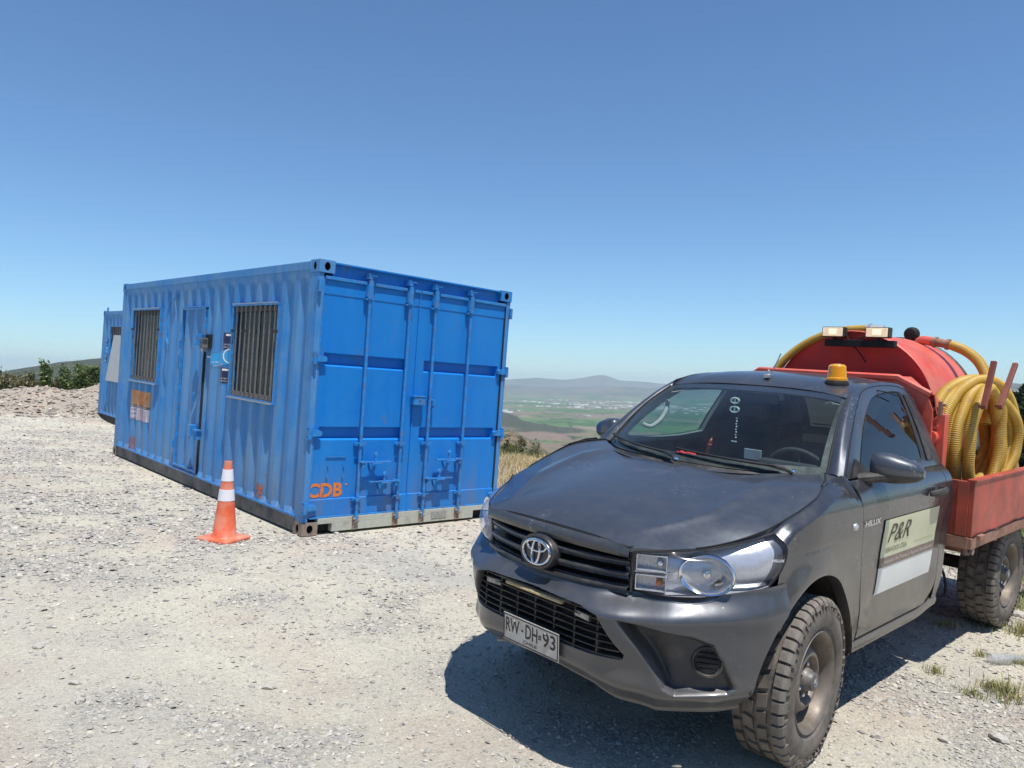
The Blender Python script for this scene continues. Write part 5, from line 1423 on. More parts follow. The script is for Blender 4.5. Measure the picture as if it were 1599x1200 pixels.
WB = cr_curve([(-.065, 0, 1.285), (-.095, .25, 1.284), (-.17, .45, 1.284), (-.27, .61, 1.288), (-.37, .705, 1.292)], 40)
WT = cr_curve([(-.900, 0, 1.700), (-.895, .25, 1.697), (-.875, .42, 1.688), (-.845, .53, 1.674), (-.815, .583, 1.660)], 40)
def ws_grid(n=20, a=0, b=1, off=0.0):
    G = []
    for t in np.linspace(a, b, n):
        P = WB * (1 - t) + WT * t; bow = .030 * math.sin(math.pi * t)
        P = P + np.array([bow * .45, 0, bow]) ; G.append(P + np.array([off * .45, 0, off]))
    G = np.array(G); return np.concatenate([mir(G[:, :0:-1]), G], 1)
def build_windscreen(root):
    w = MB().grid(ws_grid(24)).build('windscreen', WSG, root, smooth=60)
    MB().grid(ws_grid(4, 0.0, .075, -.004)).build('windscreen_border', BLKMAT, w)
    MB().grid(ws_grid(4, .915, 1.0, -.004)).build('windscreen_border', simple('tinted_glass_band', (.030, .033, .05), .35, 0, .1), w)
    for s in (-1, 1):
        G = ws_grid(24, 0, 1, .0); k = G.shape[1]; e = G[:, (0 if s < 0 else k - 1)]; e2 = G[:, (2 if s < 0 else k - 3)]
        G2 = np.stack([e2 + [0, 0, -.004], e + [0, 0, -.004]]); MB().grid(G2).build('windscreen_border', BLKMAT, w)
        # A pillar between glass edge and side frame
        P = cr_curve(OUT[:5], 24); O3 = lift3(P, s); n = 24
        mid = (e + O3) / 2 + np.array([.012, s * .010, .010])
        G3 = np.stack([e + np.array([-.002, 0, -.006]), e * .8 + O3 * .2 + np.array([.006, s * .002, .006]), mid, O3 * .8 + e * .2 + np.array([.004, s * .006, .004]), O3])
        G3 = np.array([cr_curve([g[i] for g in G3], 9) for i in range(n)])
        MB().grid(G3).build('front_pillar', CAR, root, smooth=50)
        MB().tube(e + np.array([.0, s * .003, .002]), .005, 5).build('windscreen_seal', RUBBER, root)
    # cowl
    C = cr_curve(HOOD_E[-3:], 6); rear = np.vstack([np.array([(-.01, y, 1.266) for y in (0,)])])
    ys = np.linspace(-.71, .71, 50); xb = -np.interp(np.abs(ys), WB[:, 1], -WB[:, 0]); 
    hx_ = -.01 - .32 * (np.abs(ys) / .715) ** 2
    G = np.stack([np.stack([hx_ + .03, ys, np.full_like(ys, 1.262) + .03 * (ys / .71) ** 2 - .004], 1), np.stack([(hx_ + xb) / 2, ys, np.full_like(ys, 1.258)], 1), np.stack([xb - .02, ys, np.full_like(ys, 1.288)], 1)])
    MB().grid(G).build('cowl_panel', BLKMAT, root)
    # wipers
    for y0, y1 in ((-.02, -.66), (.60 - .06, -.05 + .02)):
        a = (y0, y1)
        def pt(y, t):
            i = abs(y); P = np.array([np.interp(i, WB[:, 1], WB[:, k]) for k in (0, 2)]) * (1 - t) + np.array([np.interp(min(i, .58), WT[:, 1], WT[:, k]) for k in (0, 2)]) * t
            return np.array([P[0] + .02, y, P[1] + .022])
        blade = [pt(y, tt) for y, tt in zip(np.linspace(y0, y1, 12), np.linspace(.02, .085, 12))]
        w_ = MB().tube(blade, .006, 6, flat=(1, 2.0)).build('wiper', BLACK, root)
        arm = [pt(y0 + .06, -.04), pt(y0 + .02, .0), pt((y0 + y1) / 2, .052)]
        MB().tube(cr_curve(arm, 10), [.012] * 3 + [.007] * 7, 6).build('wiper_arm', BLKPL, w_)
        MB().lathe([(0, .012), (.014, .010), (.016, 0)], 'z', tuple(pt(y0 + .06, -.03)), 12).build('wiper_pivot', CHROME, w_)

def build_roof(root):
    xs = np.r_[-.90, -.93, np.linspace(-.98, -1.62, 14), -1.66, -1.70]; G = []
    Oc = cr_curve(OUT[3:10], 200)
    for x in xs:
        zc = np.interp(-x, [.90, .93, 1.0, 1.1, 1.25, 1.45, 1.6, 1.66, 1.70], [1.703, 1.720, 1.748, 1.770, 1.787, 1.793, 1.786, 1.775, 1.745]); i = np.argmin(np.abs(Oc[:130, 0] - x)) if x > -1.66 else 129
        ze = np.interp(-x, [.83, .97, 1.15, 1.40, 1.60, 1.675, 1.70], [1.655, 1.722, 1.752, 1.762, 1.752, 1.725, 1.70]); ye = gy(ze)
        xe = x + .07 * (1 - smooth(-.90, -1.15, x))
        ze2 = np.interp(-xe, [.83, .97, 1.15, 1.40, 1.60, 1.675, 1.70], [1.655, 1.722, 1.752, 1.762, 1.752, 1.725, 1.70]); ye = gy(ze2)
        t = np.linspace(-1, 1, 41); z = zc + (ze2 - zc) * np.abs(t) ** 3.2; z -= .008 * np.exp(-((np.abs(t) - .84) / .035) ** 2) * smooth(-.95, -1.05, x)
        G.append(np.stack([x + (xe - x) * np.abs(t) ** 2.5, t * ye, z], 1))
    r = MB().grid(np.array(G)).build('roof', CAR, root, smooth=50)
    # headlining
    G = np.array(G); G[..., 2] -= .045; G[..., 1] *= .97; MB().grid(G).build('headlining', INT, root, smooth=50)
    # back of the cab with window
    b = MB(); zs = [.45, 1.265, 1.34, 1.62, 1.70, 1.76]
    b.bx(-1.728, -1.70, -.80, .80, .45, 1.262)
    for q in ([(.52, 1.262), (.80, 1.262), (gy(1.45) - .005, 1.45), (gy(1.66) - .005, 1.66), (.52, 1.66)], [(-.52, 1.262), (-.80, 1.262), (-gy(1.45) + .005, 1.45), (-gy(1.66) + .005, 1.66), (-.52, 1.66)], [(-.52, 1.262), (.52, 1.262), (.52, 1.30), (-.52, 1.30)], [(-gy(1.66) + .005, 1.66), (gy(1.66) - .005, 1.66), (gy(1.70) - .02, 1.71), (.3, 1.745), (-.3, 1.745), (-gy(1.70) + .02, 1.71)]):
        b.prism(q, (-1.728, 0, 0), (0, 1, 0), (0, 0, 1), (1, 0, 0), .026)
    b.build('cab_back', CAR, root, smooth=0)
    b = MB(); b.bx(-1.716, -1.712, -.52, .52, 1.30, 1.66); b.build('rear_window', SIDEG, root, smooth=0)

def build_interior(root):
    b = MB(); b.bx(-1.69, -.25, -.78, .78, .50, .56); b.build('cab_floor', INTD, root, smooth=0)
    # dashboard
    ys = np.linspace(-.73, .73, 30); prof = [(-.16, 1.235), (-.38, 1.255), (-.50, 1.250), (-.58, 1.20), (-.60, 1.05), (-.55, .85)]
    G = np.array([[(x + .14 * 0 - .22 * (y / .73) ** 2 * (i == 0), y, z + .0) for i, (x, z) in enumerate(prof)] for y in ys]); MB().grid(G).build('dashboard', simple('dash_top', (.17, .18, .175), .8, 0, .15, 4), root, smooth=40)
    b = MB(); b.bx(-.62, -.55, .22, .60, 1.24, 1.30); b.build('instrument_hood', INTD, root, smooth=0, bev=.02)
    # wheel
    c = Vector((-.72, .40, 1.20)); Mx = Matrix.Translation(c) @ Matrix.Rotation(math.radians(-62), 4, 'Y')
    th = np.linspace(0, 2 * np.pi, 40, endpoint=False); sw = MB().tube([(.185 * math.cos(a), .185 * math.sin(a), 0) for a in th], .015, 8, closed=True)
    sw.build('steering_wheel', INTD, root, mat=Mx)
    b = MB(); b.bx(-.17, .17, -.012, .012, -.008, .008); b.bx(-.17, 0, -.012, .012, -.02, -.0); b.lathe([(0, .02), (.05, .015), (.055, -.02)], 'z', n=16); b.build('wheel_hub', INTD, root, mat=Mx, smooth=40)
    # seats
    for y in (.40, -.40):
        s_ = empty('seat'); s_.parent = root
        b = MB(); b.bx(-1.50, -.98, y - .24, y + .24, .72, .86); b.build('seat_cushion', INTD, s_, bev=.04)
        b = MB(); b.box((-1.52, y, 1.12), (.13, .46, .62), Matrix.Rotation(math.radians(-14), 3, 'Y')); b.build('seat_back', INTD, s_, bev=.04)
        b = MB(); b.box((-1.575, y, 1.50), (.09, .25, .15)); b.build('headrest', INTD, s_, bev=.03)
    # grab handles on the pillars seen through the glass
    for s in (-1, 1):
        P = cr_curve([(-.62, s * .655, 1.40), (-.655, s * .62, 1.385), (-.74, s * .60, 1.43), (-.80, s * .60, 1.50), (-.83, s * .615, 1.545), (-.83, s * .63, 1.57)], 18)
        MB().tube(P, .014, 8).build('grab_handle', INT, root)
    b = MB(); b.box((-.93, .02, 1.62), (.02, .22, .06), Matrix.Rotation(.2, 3, 'Y')); b.build('rear_view_mirror', INTD, root, smooth=0, bev=.01)
    # mirror-sticker marks on the glass top corner
    b = MB(); b.box((-.89, .45, 1.628), (.003, .024, .010)); b.box((-.893, .485, 1.626), (.003, .024, .010)); b.build('glass_sticker', WHITE_ST, root, smooth=0)

def build_headlight(root, s):
    n = 40
    rows = [[(.822, .449, .838), (.752, .552, .838), (.66, .655, .846), (.56, .735, .856), (.47, .80, .866), (.405, .845, .884)],
            [(.838, .449, .885), (.768, .560, .885), (.68, .665, .888), (.575, .752, .895), (.475, .825, .908), (.385, .868, .935)],
            [(.846, .449, .935), (.770, .563, .938), (.675, .672, .942), (.565, .765, .952), (.46, .838, .968), (.358, .882, .995)],
            [(.850, .449, .982), (.765, .556, .988), (.655, .664, .992), (.54, .760, 1.008), (.43, .835, 1.030), (.345, .878, 1.055)],
            [(.850, .451, 1.010), (.745, .540, 1.022), (.625, .622, 1.034), (.50, .714, 1.060), (.405, .785, 1.084), (.362, .828, 1.104)]]
    G = loft(rows, n, 18); sh_ = .048 * np.sin(np.pi * np.linspace(0, 1, n) ** .85)[None, :]; G[..., 0] += .84 * sh_; G[..., 1] += .54 * sh_; Gs = mir(G) if s < 0 else G
    hl = MB().grid(Gs).build('headlight', LENS, root, smooth=60)
    # rim strip around the lens
    bd = np.vstack([Gs[0], Gs[1:, -1], Gs[-1, ::-1][1:], Gs[::-1, 0][1:-1]]); MB().tube(bd, .0032, 6, closed=True).build('lens_edge', BLACK, hl)
    # housing behind
    Nn = np.array((.55, .83, .0)); Nn /= np.linalg.norm(Nn)
    def behind(P, d):
        Q = P.copy(); Q[..., 0] -= Nn[0] * d; Q[..., 1] -= Nn[1] * d; return Q
    dd = (.080 * (1 - smooth(.55, 1.0, np.linspace(0, 1, n)) * .72))[None, :]; B = behind(G, dd)
    k = int(n * .90)
    Bs = mir(B) if s < 0 else B
    MB().grid(Bs[:, :k + 1]).build('lamp_housing', SATIN, hl, smooth=60)
    MB().grid(Bs[:, k:]).build('lamp_bezel', LAMPDK, hl, smooth=60)
    for row in (0, -1):
        a = Gs[row]; b_ = Bs[row]; MB().grid(np.stack([a, b_])).build('lamp_wall', SATIN if row == 0 else LAMPDK, hl, smooth=60)
    e = np.stack([Gs[:, 0], Bs[:, 0]]); MB().grid(e).build('lamp_wall', SATIN, hl, smooth=60)
    e = np.stack([Gs[:, -1], Bs[:, -1]]); MB().grid(e).build('lamp_wall', LAMPDK, hl, smooth=60)
    # main reflector bowl
    ax = Vector((.80, s * .42, 0.0)).normalized(); c = Vector((.622, s * .676, .935))
    rot = ax.to_track_quat('Z', 'Y').to_matrix().to_4x4(); Mx = Matrix.Translation(c) @ rot
    bowl = MB(); pr = [(.012, -.05), (.03, -.046), (.05, -.034), (.068, -.012), (.080, .018), (.084, .020), (.088, .012), (.088, -.01)]
    pr = [(r, h + .02) for r, h in pr]; bowl.lathe(pr, 'z', n=40); V = np.vstack(bowl.v); V[:, 1] *= .86; V[:, 0] *= 1.0; bowl.v = [V * np.array([1.34, 1.14, 1.15])]
    bowl.build('reflector', SILVER, hl, smooth=60, mat=Mx)
    b = MB(); b.cyl((0, 0, -.03), (0, 0, .012), .012, .009, 12); b.lathe([(0, .03), (.014, .026), (.017, .012), (.016, .0)], 'z', n=14); b.build('bulb', CHROME, hl, mat=Mx)
    # flutes: vertical facets of the reflector
    # inner cells: clear lamp above, orange bulb below
    for z0, z1, kind in ((.935, 1.000, 0), (.852, .915, 1)):
        cx = Vector((.797, s * .516, (z0 + z1) / 2)); R3 = Matrix.Rotation(-s * .72 * -1, 3, 'Z') if False else Matrix.Rotation(s * math.atan2(.55, .8), 3, 'Z')
        b = MB(); hz = (z1 - z0) / 2
        for (d0, d1) in (((-.04, 0, 0), (.004, .125, hz * 2)),): b.box(d0, d1)
        for yy in (-.062, .062): b.box((-.015, yy, 0), (.05, .004, hz * 2))
        for zz in (-hz, hz): b.box((-.015, 0, zz), (.05, .125, .004))
        for k2 in range(5): b.box((-.034, -.05 + k2 * .018, 0), (.008, .003, hz * 1.9))
        cell = b.build('lamp_cell', SATIN, hl, smooth=0, mat=Matrix.Translation(cx) @ R3.to_4x4())
        b = MB(); b.lathe([(0, .022), (.010, .019), (.015, .008), (.014, -.01)], 'x', (-.02, .035, 0), 14)
        b.build('indicator_bulb' if kind else 'side_bulb', simple('orange_bulb', (.62, .16, .03), .25) if kind else SILVER, cell)
    b = MB(); P = np.array([(.83, s * .455, .925), (.69, s * .600, .922)]); b.tube(P, .006, 6); b.build('lamp_divider', SATIN, hl)
    return hl

def build_mirror(root, s):
    m = empty('door_mirror'); m.parent = root
    # head: lofted ellipses from inner to outer, faces rearward
    secs = []
    for t, y, hw, zc, hh in ((0, .835, .030, 1.338, .048), (.08, .850, .058, 1.340, .070), (.35, .905, .074, 1.338, .076), (.65, .980, .070, 1.332, .064), (.88, 1.040, .046, 1.328, .043), (1, 1.066, .015, 1.326, .018)):
        th = np.linspace(0, 2 * np.pi, 28, endpoint=False); ex = np.sign(np.cos(th)) * np.abs(np.cos(th)) ** .75; ez = np.sign(np.sin(th)) * np.abs(np.sin(th)) ** .75
        secs.append(np.stack([-.60 + hw * ex - .06 * t, np.full_like(th, s * y), zc + hh * ez], 1))
    C = np.array(secs); C = np.stack([cr_curve(C[:, i], 16) for i in range(28)], 1)
    mb = MB().grid(C, wrap=True); mb.add(C[0], [tuple(range(28))]); mb.add(C[-1], [tuple(range(28))])
    up = [1 if (f and np.mean([np.vstack(mb.v)[i][2] for i in f]) < 1.315) else 0 for f in mb.f]; mb.mi = up
    mb.build('mirror_shell', [CAR, BLKMAT], m, smooth=50)
    b = MB(); b.box((-.700, s * .945, 1.335), (.004, .13, .10)); b.build('mirror_glass', SILVER, m, bev=.01)
    b = MB(); b.tube(cr_curve([(-.52, s * .80, 1.27), (-.55, s * .86, 1.285), (-.585, s * .93, 1.30)], 8), [.035, .032, .03, .028, .027, .026, .026, .025], 10, flat=(1, 1)); b.build('mirror_arm', BLKMAT, m)
    b = MB(); P = [(-.42, 1.285), (-.62, 1.285), (-.60, 1.33), (-.53, 1.375)]
    b.add(lift3(np.array(P), s, .012), [(0, 1, 2, 3)]); b.build('mirror_mount', BLKMAT, m, smooth=0)

def wheel_meshes():
    R, wd = .385, .255
    t = MB(); hw = wd / 2
    prof = [(.222, hw - .028), (.232, hw - .016), (.248, hw - .014), (.256, hw - .004), (.285, hw + .004), (.320, hw + .002), (.348, hw - .008), (.352, hw - .004), (.360, hw - .008), (.366, hw - .022), (.370, hw - .05), (.371, 0), (.370, -hw + .05), (.362, -hw + .012), (.32, -hw), (.26, -hw), (.222, -hw + .03)]
    t.lathe(prof, 'y', n=72)
    # central tread rows
    n = 30
    for row, (yc, w) in enumerate(((.030, .042), (-.030, .042), (-.085, .036))):
        for k in range(n):
            a = 2 * np.pi * (k + .5 * (row % 2)) / n; Rk = Matrix.Rotation(-a, 3, 'Y'); sk = .35 * (1 if row % 2 else -1)
            P = []
            for zz in (.365, .384):
                for dx, dy in ((-.028, -w / 2), (.028 , -w / 2), (.028, w / 2), (-.028, w / 2)): P.append(Rk @ Vector((dx + sk * dy * .8, yc + dy, zz)))
            t.add(P, [(0, 1, 2, 3), (4, 5, 6, 7), (0, 1, 5, 4), (1, 2, 6, 5), (2, 3, 7, 6), (3, 0, 4, 7)])
    # raised sidewall ring, ribs and lettering blocks
    for k in range(56):
        a = 2 * np.pi * k / 56
        if 9 < k % 28 < 15: continue
        Rk = Matrix.Rotation(-a, 3, 'Y'); L_ = .010 if k % 2 else .018
        t.add([Rk @ Vector(p) for p in ((-.004, hw - .006, .346 - L_), (.004, hw - .006, .346 - L_), (.005, hw - .010, .362), (-.005, hw - .010, .362), (-.004, hw + .006, .346 - L_), (.004, hw + .006, .346 - L_), (.005, hw - .001, .362), (-.005, hw - .001, .362))], [(4, 5, 6, 7), (0, 1, 5, 4), (1, 2, 6, 5), (3, 0, 4, 7), (2, 3, 7, 6)])
    tyre = t.mesh('tyre', [TYRE], 30)
    b = MB(); P = []   # shoulder block wraps over the edge
    w0, w1 = hw - .052, hw - .006
    q = [(w0, .366), (w0, .386), (hw - .020, .385), (hw - .006, .374), (hw + .004, .352), (hw - .004, .350), (hw - .02, .362)]
    th = .0225
    b.add([(-th, y, z) for y, z in q] + [(th, y, z) for y, z in q], [tuple(range(7)), tuple(range(13, 6, -1))] + [(i, (i + 1) % 7, (i + 1) % 7 + 7, i + 7) for i in range(7)])
    b2 = MB(); th = .0195; q2 = [(y, z) for y, z in q]; q2[4] = (hw - .002, .362); q2[5] = (hw - .006, .358)
    b2.add([(-th, y, z) for y, z in q2] + [(th, y, z) for y, z in q2], [tuple(range(7)), tuple(range(13, 6, -1))] + [(i, (i + 1) % 7, (i + 1) % 7 + 7, i + 7) for i in range(7)])
    block = b.mesh('tread_block', [TREAD], 0); block2 = b2.mesh('tread_block', [TREAD], 0)
    r = MB()
    r.lathe([(.236, hw - .014), (.232, hw - .008), (.224, hw - .012), (.214, hw - .028), (.207, hw - .05), (.200, hw - .085), (.196, hw - .105), (.196, -hw + .03), (.225, -hw + .02)], 'y', n=60)
    # disc with ventilation holes left open
    nseg = 96; th = np.linspace(0, 2 * np.pi, nseg, endpoint=False)
    dp = [(.197, hw - .100), (.188, hw - .092), (.180, hw - .086), (.164, hw - .080), (.156, hw - .074), (.138, hw - .050), (.124, hw - .040), (.112, hw - .040), (.104, hw - .050), (.098, hw - .070), (.085, hw - .076), (.05, hw - .076)]
    G = np.array([[(rr * math.cos(a), h, rr * math.sin(a)) for a in th] for rr, h in dp]); sk = np.zeros((len(dp) - 1, nseg), bool)
    for k in range(16):
        for j in range(3): sk[2, (k * 6 + j) % nseg] = True
        sk[1, (k * 6 + 1) % nseg] = True
    r.grid(G, skip=sk, wrap=True)
    rim = r.mesh('rim', [STEEL], 40)
    h = MB(); h.lathe([(0, hw - .008), (.034, hw - .009), (.041, hw - .014), (.043, hw - .030), (.050, hw - .038), (.055, hw - .050), (.057, hw - .08)], 'y', n=32)
    hub = h.mesh('hub_cap', [HUBM], 35)
    l = MB(); l.lathe([(0, .018), (.007, .017), (.0105, .012), (.0115, 0), (.0115, -.006)], 'y', n=6); nut = l.mesh('lug_nut', [CHROME], 0)
    e = MB(); th = np.linspace(0, 2 * np.pi, 24, endpoint=False); y = hw - .0075
    for a_, b_, c_ in ((.022, .016, 0), (.014, .006, .006), (.006, .014, 0)): e.tube([(a_ * math.cos(q), y, c_ + b_ * math.sin(q)) for q in th], .0014, 5, closed=True)
    em = e.mesh('hub_emblem', [GALV], 30)
    bd = MB(); bd.lathe([(0, -.05), (.15, -.05), (.16, -.02), (.05, 0), (.05, hw - .06)], 'y', n=32); brake = bd.mesh('brake_disc', [UNDER], 40)
    return tyre, block, block2, rim, hub, nut, em, brake
def build_wheel(root, loc, s, steer=0, spin=0, ms=None):
    tyre, block, block2, rim, hub, nut, em, brake = ms
    w = empty('wheel'); w.parent = root
    w.matrix_local = Matrix.Translation(loc) @ Matrix.Rotation(math.radians(steer) + (0 if s > 0 else math.pi), 4, 'Z') @ Matrix.Rotation(spin, 4, 'Y')
    def mk(nm, me, M=None):
        o = bpy.data.objects.new(nm, me); COL.objects.link(o); o.parent = w
        if M is not None: o.matrix_local = M
        return o
    for nm, me in (('tyre', tyre), ('rim', rim), ('hub_cap', hub), ('hub_emblem', em), ('brake_disc', brake)): mk(nm, me)
    for k in range(44): mk('tread_block', block if k % 2 else block2, Matrix.Rotation(-2 * math.pi * k / 44, 4, 'Y'))
    for k in range(6):
        a = 2 * math.pi * k / 6; mk('lug_nut', nut, Matrix.Translation((.0695 * math.cos(a), .1275 - .066, .0695 * math.sin(a))))
    return w

def build_sign(root):
    """magnetic sign on the driver's door"""
    def P(x, z, off=.004): return np.stack([x, side_y(np.full_like(x, -.9), z) + off - .012 * np.exp(-((z - .60) / .09) ** 2) * smooth(-.5, -.7, x) * smooth(-1.6, -1.45, x), z], -1)
    x0, x1 = -.680, -1.475
    def zt(x): return np.interp(-x, [.68, 1.475], [1.048, 1.062])
    def patch(xa, xb, za, zb, off, nm, mat, par):
        xs = np.linspace(xa, xb, 24); X, T = np.meshgrid(xs, np.linspace(0, 1, 14)); Z = za + (zb - za) * T
        return MB().grid(P(X, Z, off)).build(nm, mat, par, smooth=40)
    CRM = simple('pale_yellow_sign', (.60, .60, .40), .4, 0, .06, 3); WHT = simple('white_sign_lower', (.72, .73, .70), .35, 0, .05, 3)
    BRN = simple('brown_sign_band', (.22, .165, .13), .5, 0, .1); INKS = simple('dark_sign_ink', (.045, .04, .02), .5, 0, .1); FAINT = simple('faint_sign_ink', (.42, .42, .22), .5, 0, .1); LT = simple('light_sign_ink', (.60, .55, .48), .5, 0, .08)
    sg = patch(x0, x1, .655, 1.056, .004, 'door_sign', WHT, root)
    patch(x0, x1, .850, 1.058, .0055, 'sign_upper', CRM, sg); patch(x0, x1, .800, .852, .007, 'sign_band', BRN, sg)
    def fn(xa, za, off=.0085): return lambda a, b: P(xa - a, za + b, off)
    def T(txt, xa, za, h, w, mat, sh=0, bold=0): put_text('sign_text', txt, (0, 0, 0), (0, 0, 0), (0, 0, 0), h, mat, sg, width=w, shear=sh, bold=bold, fn=fn(xa, za))
    T('P&R', -.745, .930, .098, .30, INKS, .35, -.005)
    T('SERVICIOS LTDA.', -.735, .876, .026, .30, INKS)
    T('Limpieza de Fosas y Aguas Residuales', -.70, .811, .028, .74, LT)
    T('www.pyrservicios.cl', -1.13, .876, .022, .31, FAINT)
    # marker lamp and model badge
    b = MB(); b.lathe([(0, .010), (.014, .008), (.020, 0), (.021, -.01)], 'y', (-.318, 0, 1.066), 16); V = np.vstack(b.v); V[:, 1] += float(side_y(-.3, 1.066)); V[:, 0] = -.318 + (V[:, 0] + .318) * 1.25; b.v = [V]
    b.build('side_marker_lamp', SATIN, root)
    put_text('model_badge', 'HILUX', (0, 0, 0), (0, 0, 0), (0, 0, 0), .030, CHROME, root, width=.185, bold=.02, fn=lambda a, b: P(-.425 - a, 1.052 + b, .006))
    put_text('badge_text', 'HILUX', (0, 0, 0), (0, 0, 0), (0, 0, 0), .012, WHITE_ST, root, width=.06, bold=.02, fn=lambda a, b: np.stack([.432 - a * .72, .862 + a * .55 + 0 * b, 1.000 + b], 1))

def build_fog(root, s):
    c = Vector((.652, s * .722, .580)); ax = Vector((.80, s * .50, .05)).normalized(); Mx = Matrix.Translation(c) @ ax.to_track_quat('Z', 'Y').to_matrix().to_4x4()
    b = MB(); b.lathe([(0, .0), (.050, .0), (.056, .012), (.064, .012), (.068, 0), (.075, -.02)], 'z', n=32); f = b.build('fog_lamp_cover', BLKMAT, root, smooth=40, mat=Mx)
    for k in range(4):
        w = .046 * math.sqrt(max(.1, 1 - ((k - 1.5) / 2.3) ** 2)); b = MB(); b.box(((0), 0, .004), (2 * w, .009, .012)) if True else 0
        o = b.build('slot', BLACK, f, smooth=0); 
        # slots run level: find the local direction of world horizontal
        inv = Mx.to_3x3().inverted(); hz = (inv @ Vector((-ax.y, ax.x, 0))).normalized(); up = (inv @ Vector((0, 0, 1))).normalized()
        ang = math.atan2(hz.y, hz.x); o.matrix_local = Matrix.Translation(up * ((k - 1.5) * .022)) @ Matrix.Rotation(ang, 4, 'Z')

def build_bed(root):
    bed = empty('flatbed'); bed.parent = root
    F_ = .868
    b = MB(); b.bx(-4.60, -1.76, -.97, .97, .84, F_); b.build('bed_floor', REDBED, bed, smooth=0)
    for s in (-1, 1):
        b = MB(); b.bx(-4.60, -1.735, s * .968, s * .998, .855, 1.200); b.build('side_board', REDBED, bed, smooth=0, bev=.004)
        b = MB(); b.bx(-4.60, -1.730, s * .955, s * 1.008, 1.192, 1.206); b.build('board_cap', REDBED, bed, smooth=0, bev=.003)
        b = MB(); b.bx(-4.60, -1.73, s * .93, s * 1.004, .782, .850); b.build('bed_rail', RUST, bed, smooth=0, bev=.004)
        P = [(x, s * 1.003, .857 + .006 * math.sin(x * 9) + .004 * math.sin(x * 23)) for x in np.linspace(-1.75, -4.5, 60)]; MB().tube(P, .004, 5).build('weld_seam', BLACK, bed)
        b = MB(); b.box((-1.86, s * 1.012, .848), (.09, .03, .03)); b.build('catch_plate', RUST, bed, smooth=0, bev=.004)
    b = MB(); b.bx(-1.765, -1.735, -.966, .966, .855, 1.192); b.build('front_board', REDBED, bed, smooth=0, bev=.003)
    b = MB(); b.bx(-1.77, -1.72, -.98, .98, .782, .853); b.build('front_beam', RUST, bed, smooth=0)
    for y in (-.94, .94, -.3, .3):
        b = MB(); b.bx(-1.733, -1.722, y - .03, y + .03, .86, 1.19); b.build('stiffener', REDBED, bed, smooth=0)
    # tapered headboard over the cab
    hb = MB(); q = [(-.62, 1.19), (-.62, 1.60), (-.60, 1.72), (-.47, 1.792), (.49, 1.792), (.68, 1.70), (.72, 1.60), (.72, 1.19)]
    hb.prism(q, (-1.80, 0, 0), (0, 1, 0), (0, 0, 1), (1, 0, 0), .03); hb.build('headboard', RED, bed, smooth=0)
    fl = MB(); P = [(-1.775, -.60, 1.72), (-1.775, -.485, 1.795), (-1.775, .50, 1.795), (-1.775, .70, 1.70)]
    fl.tube(P, .022, 6); fl.build('headboard_rim', RED, bed, smooth=30)
    pan = MB(); pan.add([(-1.78, .49, 1.80), (-1.78, .72, 1.695), (-2.16, .66, 1.62), (-2.16, .44, 1.80)], [(0, 1, 2, 3)]); pan.add([(-1.78, .72, 1.695), (-1.78, .74, 1.58), (-2.16, .68, 1.52), (-2.16, .66, 1.62)], [(0, 1, 2, 3)]); pan.build('side_fairing', RED, bed, smooth=0, thick=.006)
    b = MB(); b.bx(-1.86, -1.79, .60, .74, 1.600, 1.622); b.build('cross_bracket', RUST, bed, smooth=0, bev=.004)
    # bracket work and small pipes in the gap behind the cab
    b = MB(); b.tube(cr_curve([(-1.82, .62, 1.57), (-1.80, .68, 1.53), (-1.82, .73, 1.56), (-1.84, .76, 1.62)], 16), .010, 6); b.tube(cr_curve([(-1.83, .58, 1.60), (-1.80, .66, 1.49), (-1.83, .74, 1.50)], 12), .012, 6); b.build('control_pipe', RED, bed)
    b = MB(); b.cyl((-1.83, .70, 1.43), (-1.79, .70, 1.43), .05, n=16); b.bx(-1.90, -1.83, .58, .78, 1.2, 1.58); b.build('pump_body', RED, bed, smooth=30, bev=.004)
    b = MB(); b.bx(-1.815, -1.785, .745, .765, 1.57, 1.66); b.cyl((-1.80, .765, 1.64), (-1.80, .785, 1.64), .010, n=6); b.build('hinge_bracket', RUST, bed, smooth=30)
    # chassis under the bed
    for s in (-1, 1):
        b = MB(); b.bx(-4.4, .6, s * .38, s * .46, .52, .64); b.build('chassis_rail', UNDER, root, smooth=0)
    b = MB(); b.bx(-1.60, -.2, -.55, .5, .34, .50); b.bx(.0, .75, -.40, .40, .36, .60); b.build('underbody', UNDER, root, smooth=0, bev=.02)
    b = MB(); b.cyl((-3.085, -.78, .40), (-3.085, .78, .40), .05, n=12); b.cyl((0, -.78, .40), (0, .78, .40), .035, n=10); b.lathe([(0, -.14), (.12, -.1), (.15, 0), (.12, .1), (0, .14)], 'x', (-3.085, 0, .40), 16); b.build('axle', UNDER, root, smooth=40)
    b = MB(); b.bx(-2.50, -1.80, -.82, -.45, .45, .76); b.build('tool_box', UNDER, root, smooth=0, bev=.02)
    b = MB()
    for x in (-1.9, -2.5, -3.2, -3.9): b.bx(x, x - .06, -.93, .93, .72, .83)
    b.build('cross_member', RUST, bed, smooth=0)
    b = MB(); b.cyl((-1.80, .955, .78), (-1.80, .955, .735), .022, n=12); b.lathe([(.0, .0), (.024, -.002), (.026, .012), (0, .014)], 'y', (-1.80, .985, .765), 14); b.build('marker_lamp', simple('grimy_lamp', (.25, .17, .15), .5), bed)
    b = MB(); b.tube(cr_curve([(-1.74, .72, .74), (-1.80, .84, .60), (-1.78, .86, .45), (-1.72, .80, .46)], 14), .008, 6); b.build('hanging_wire', BLACK, root)
    return bed

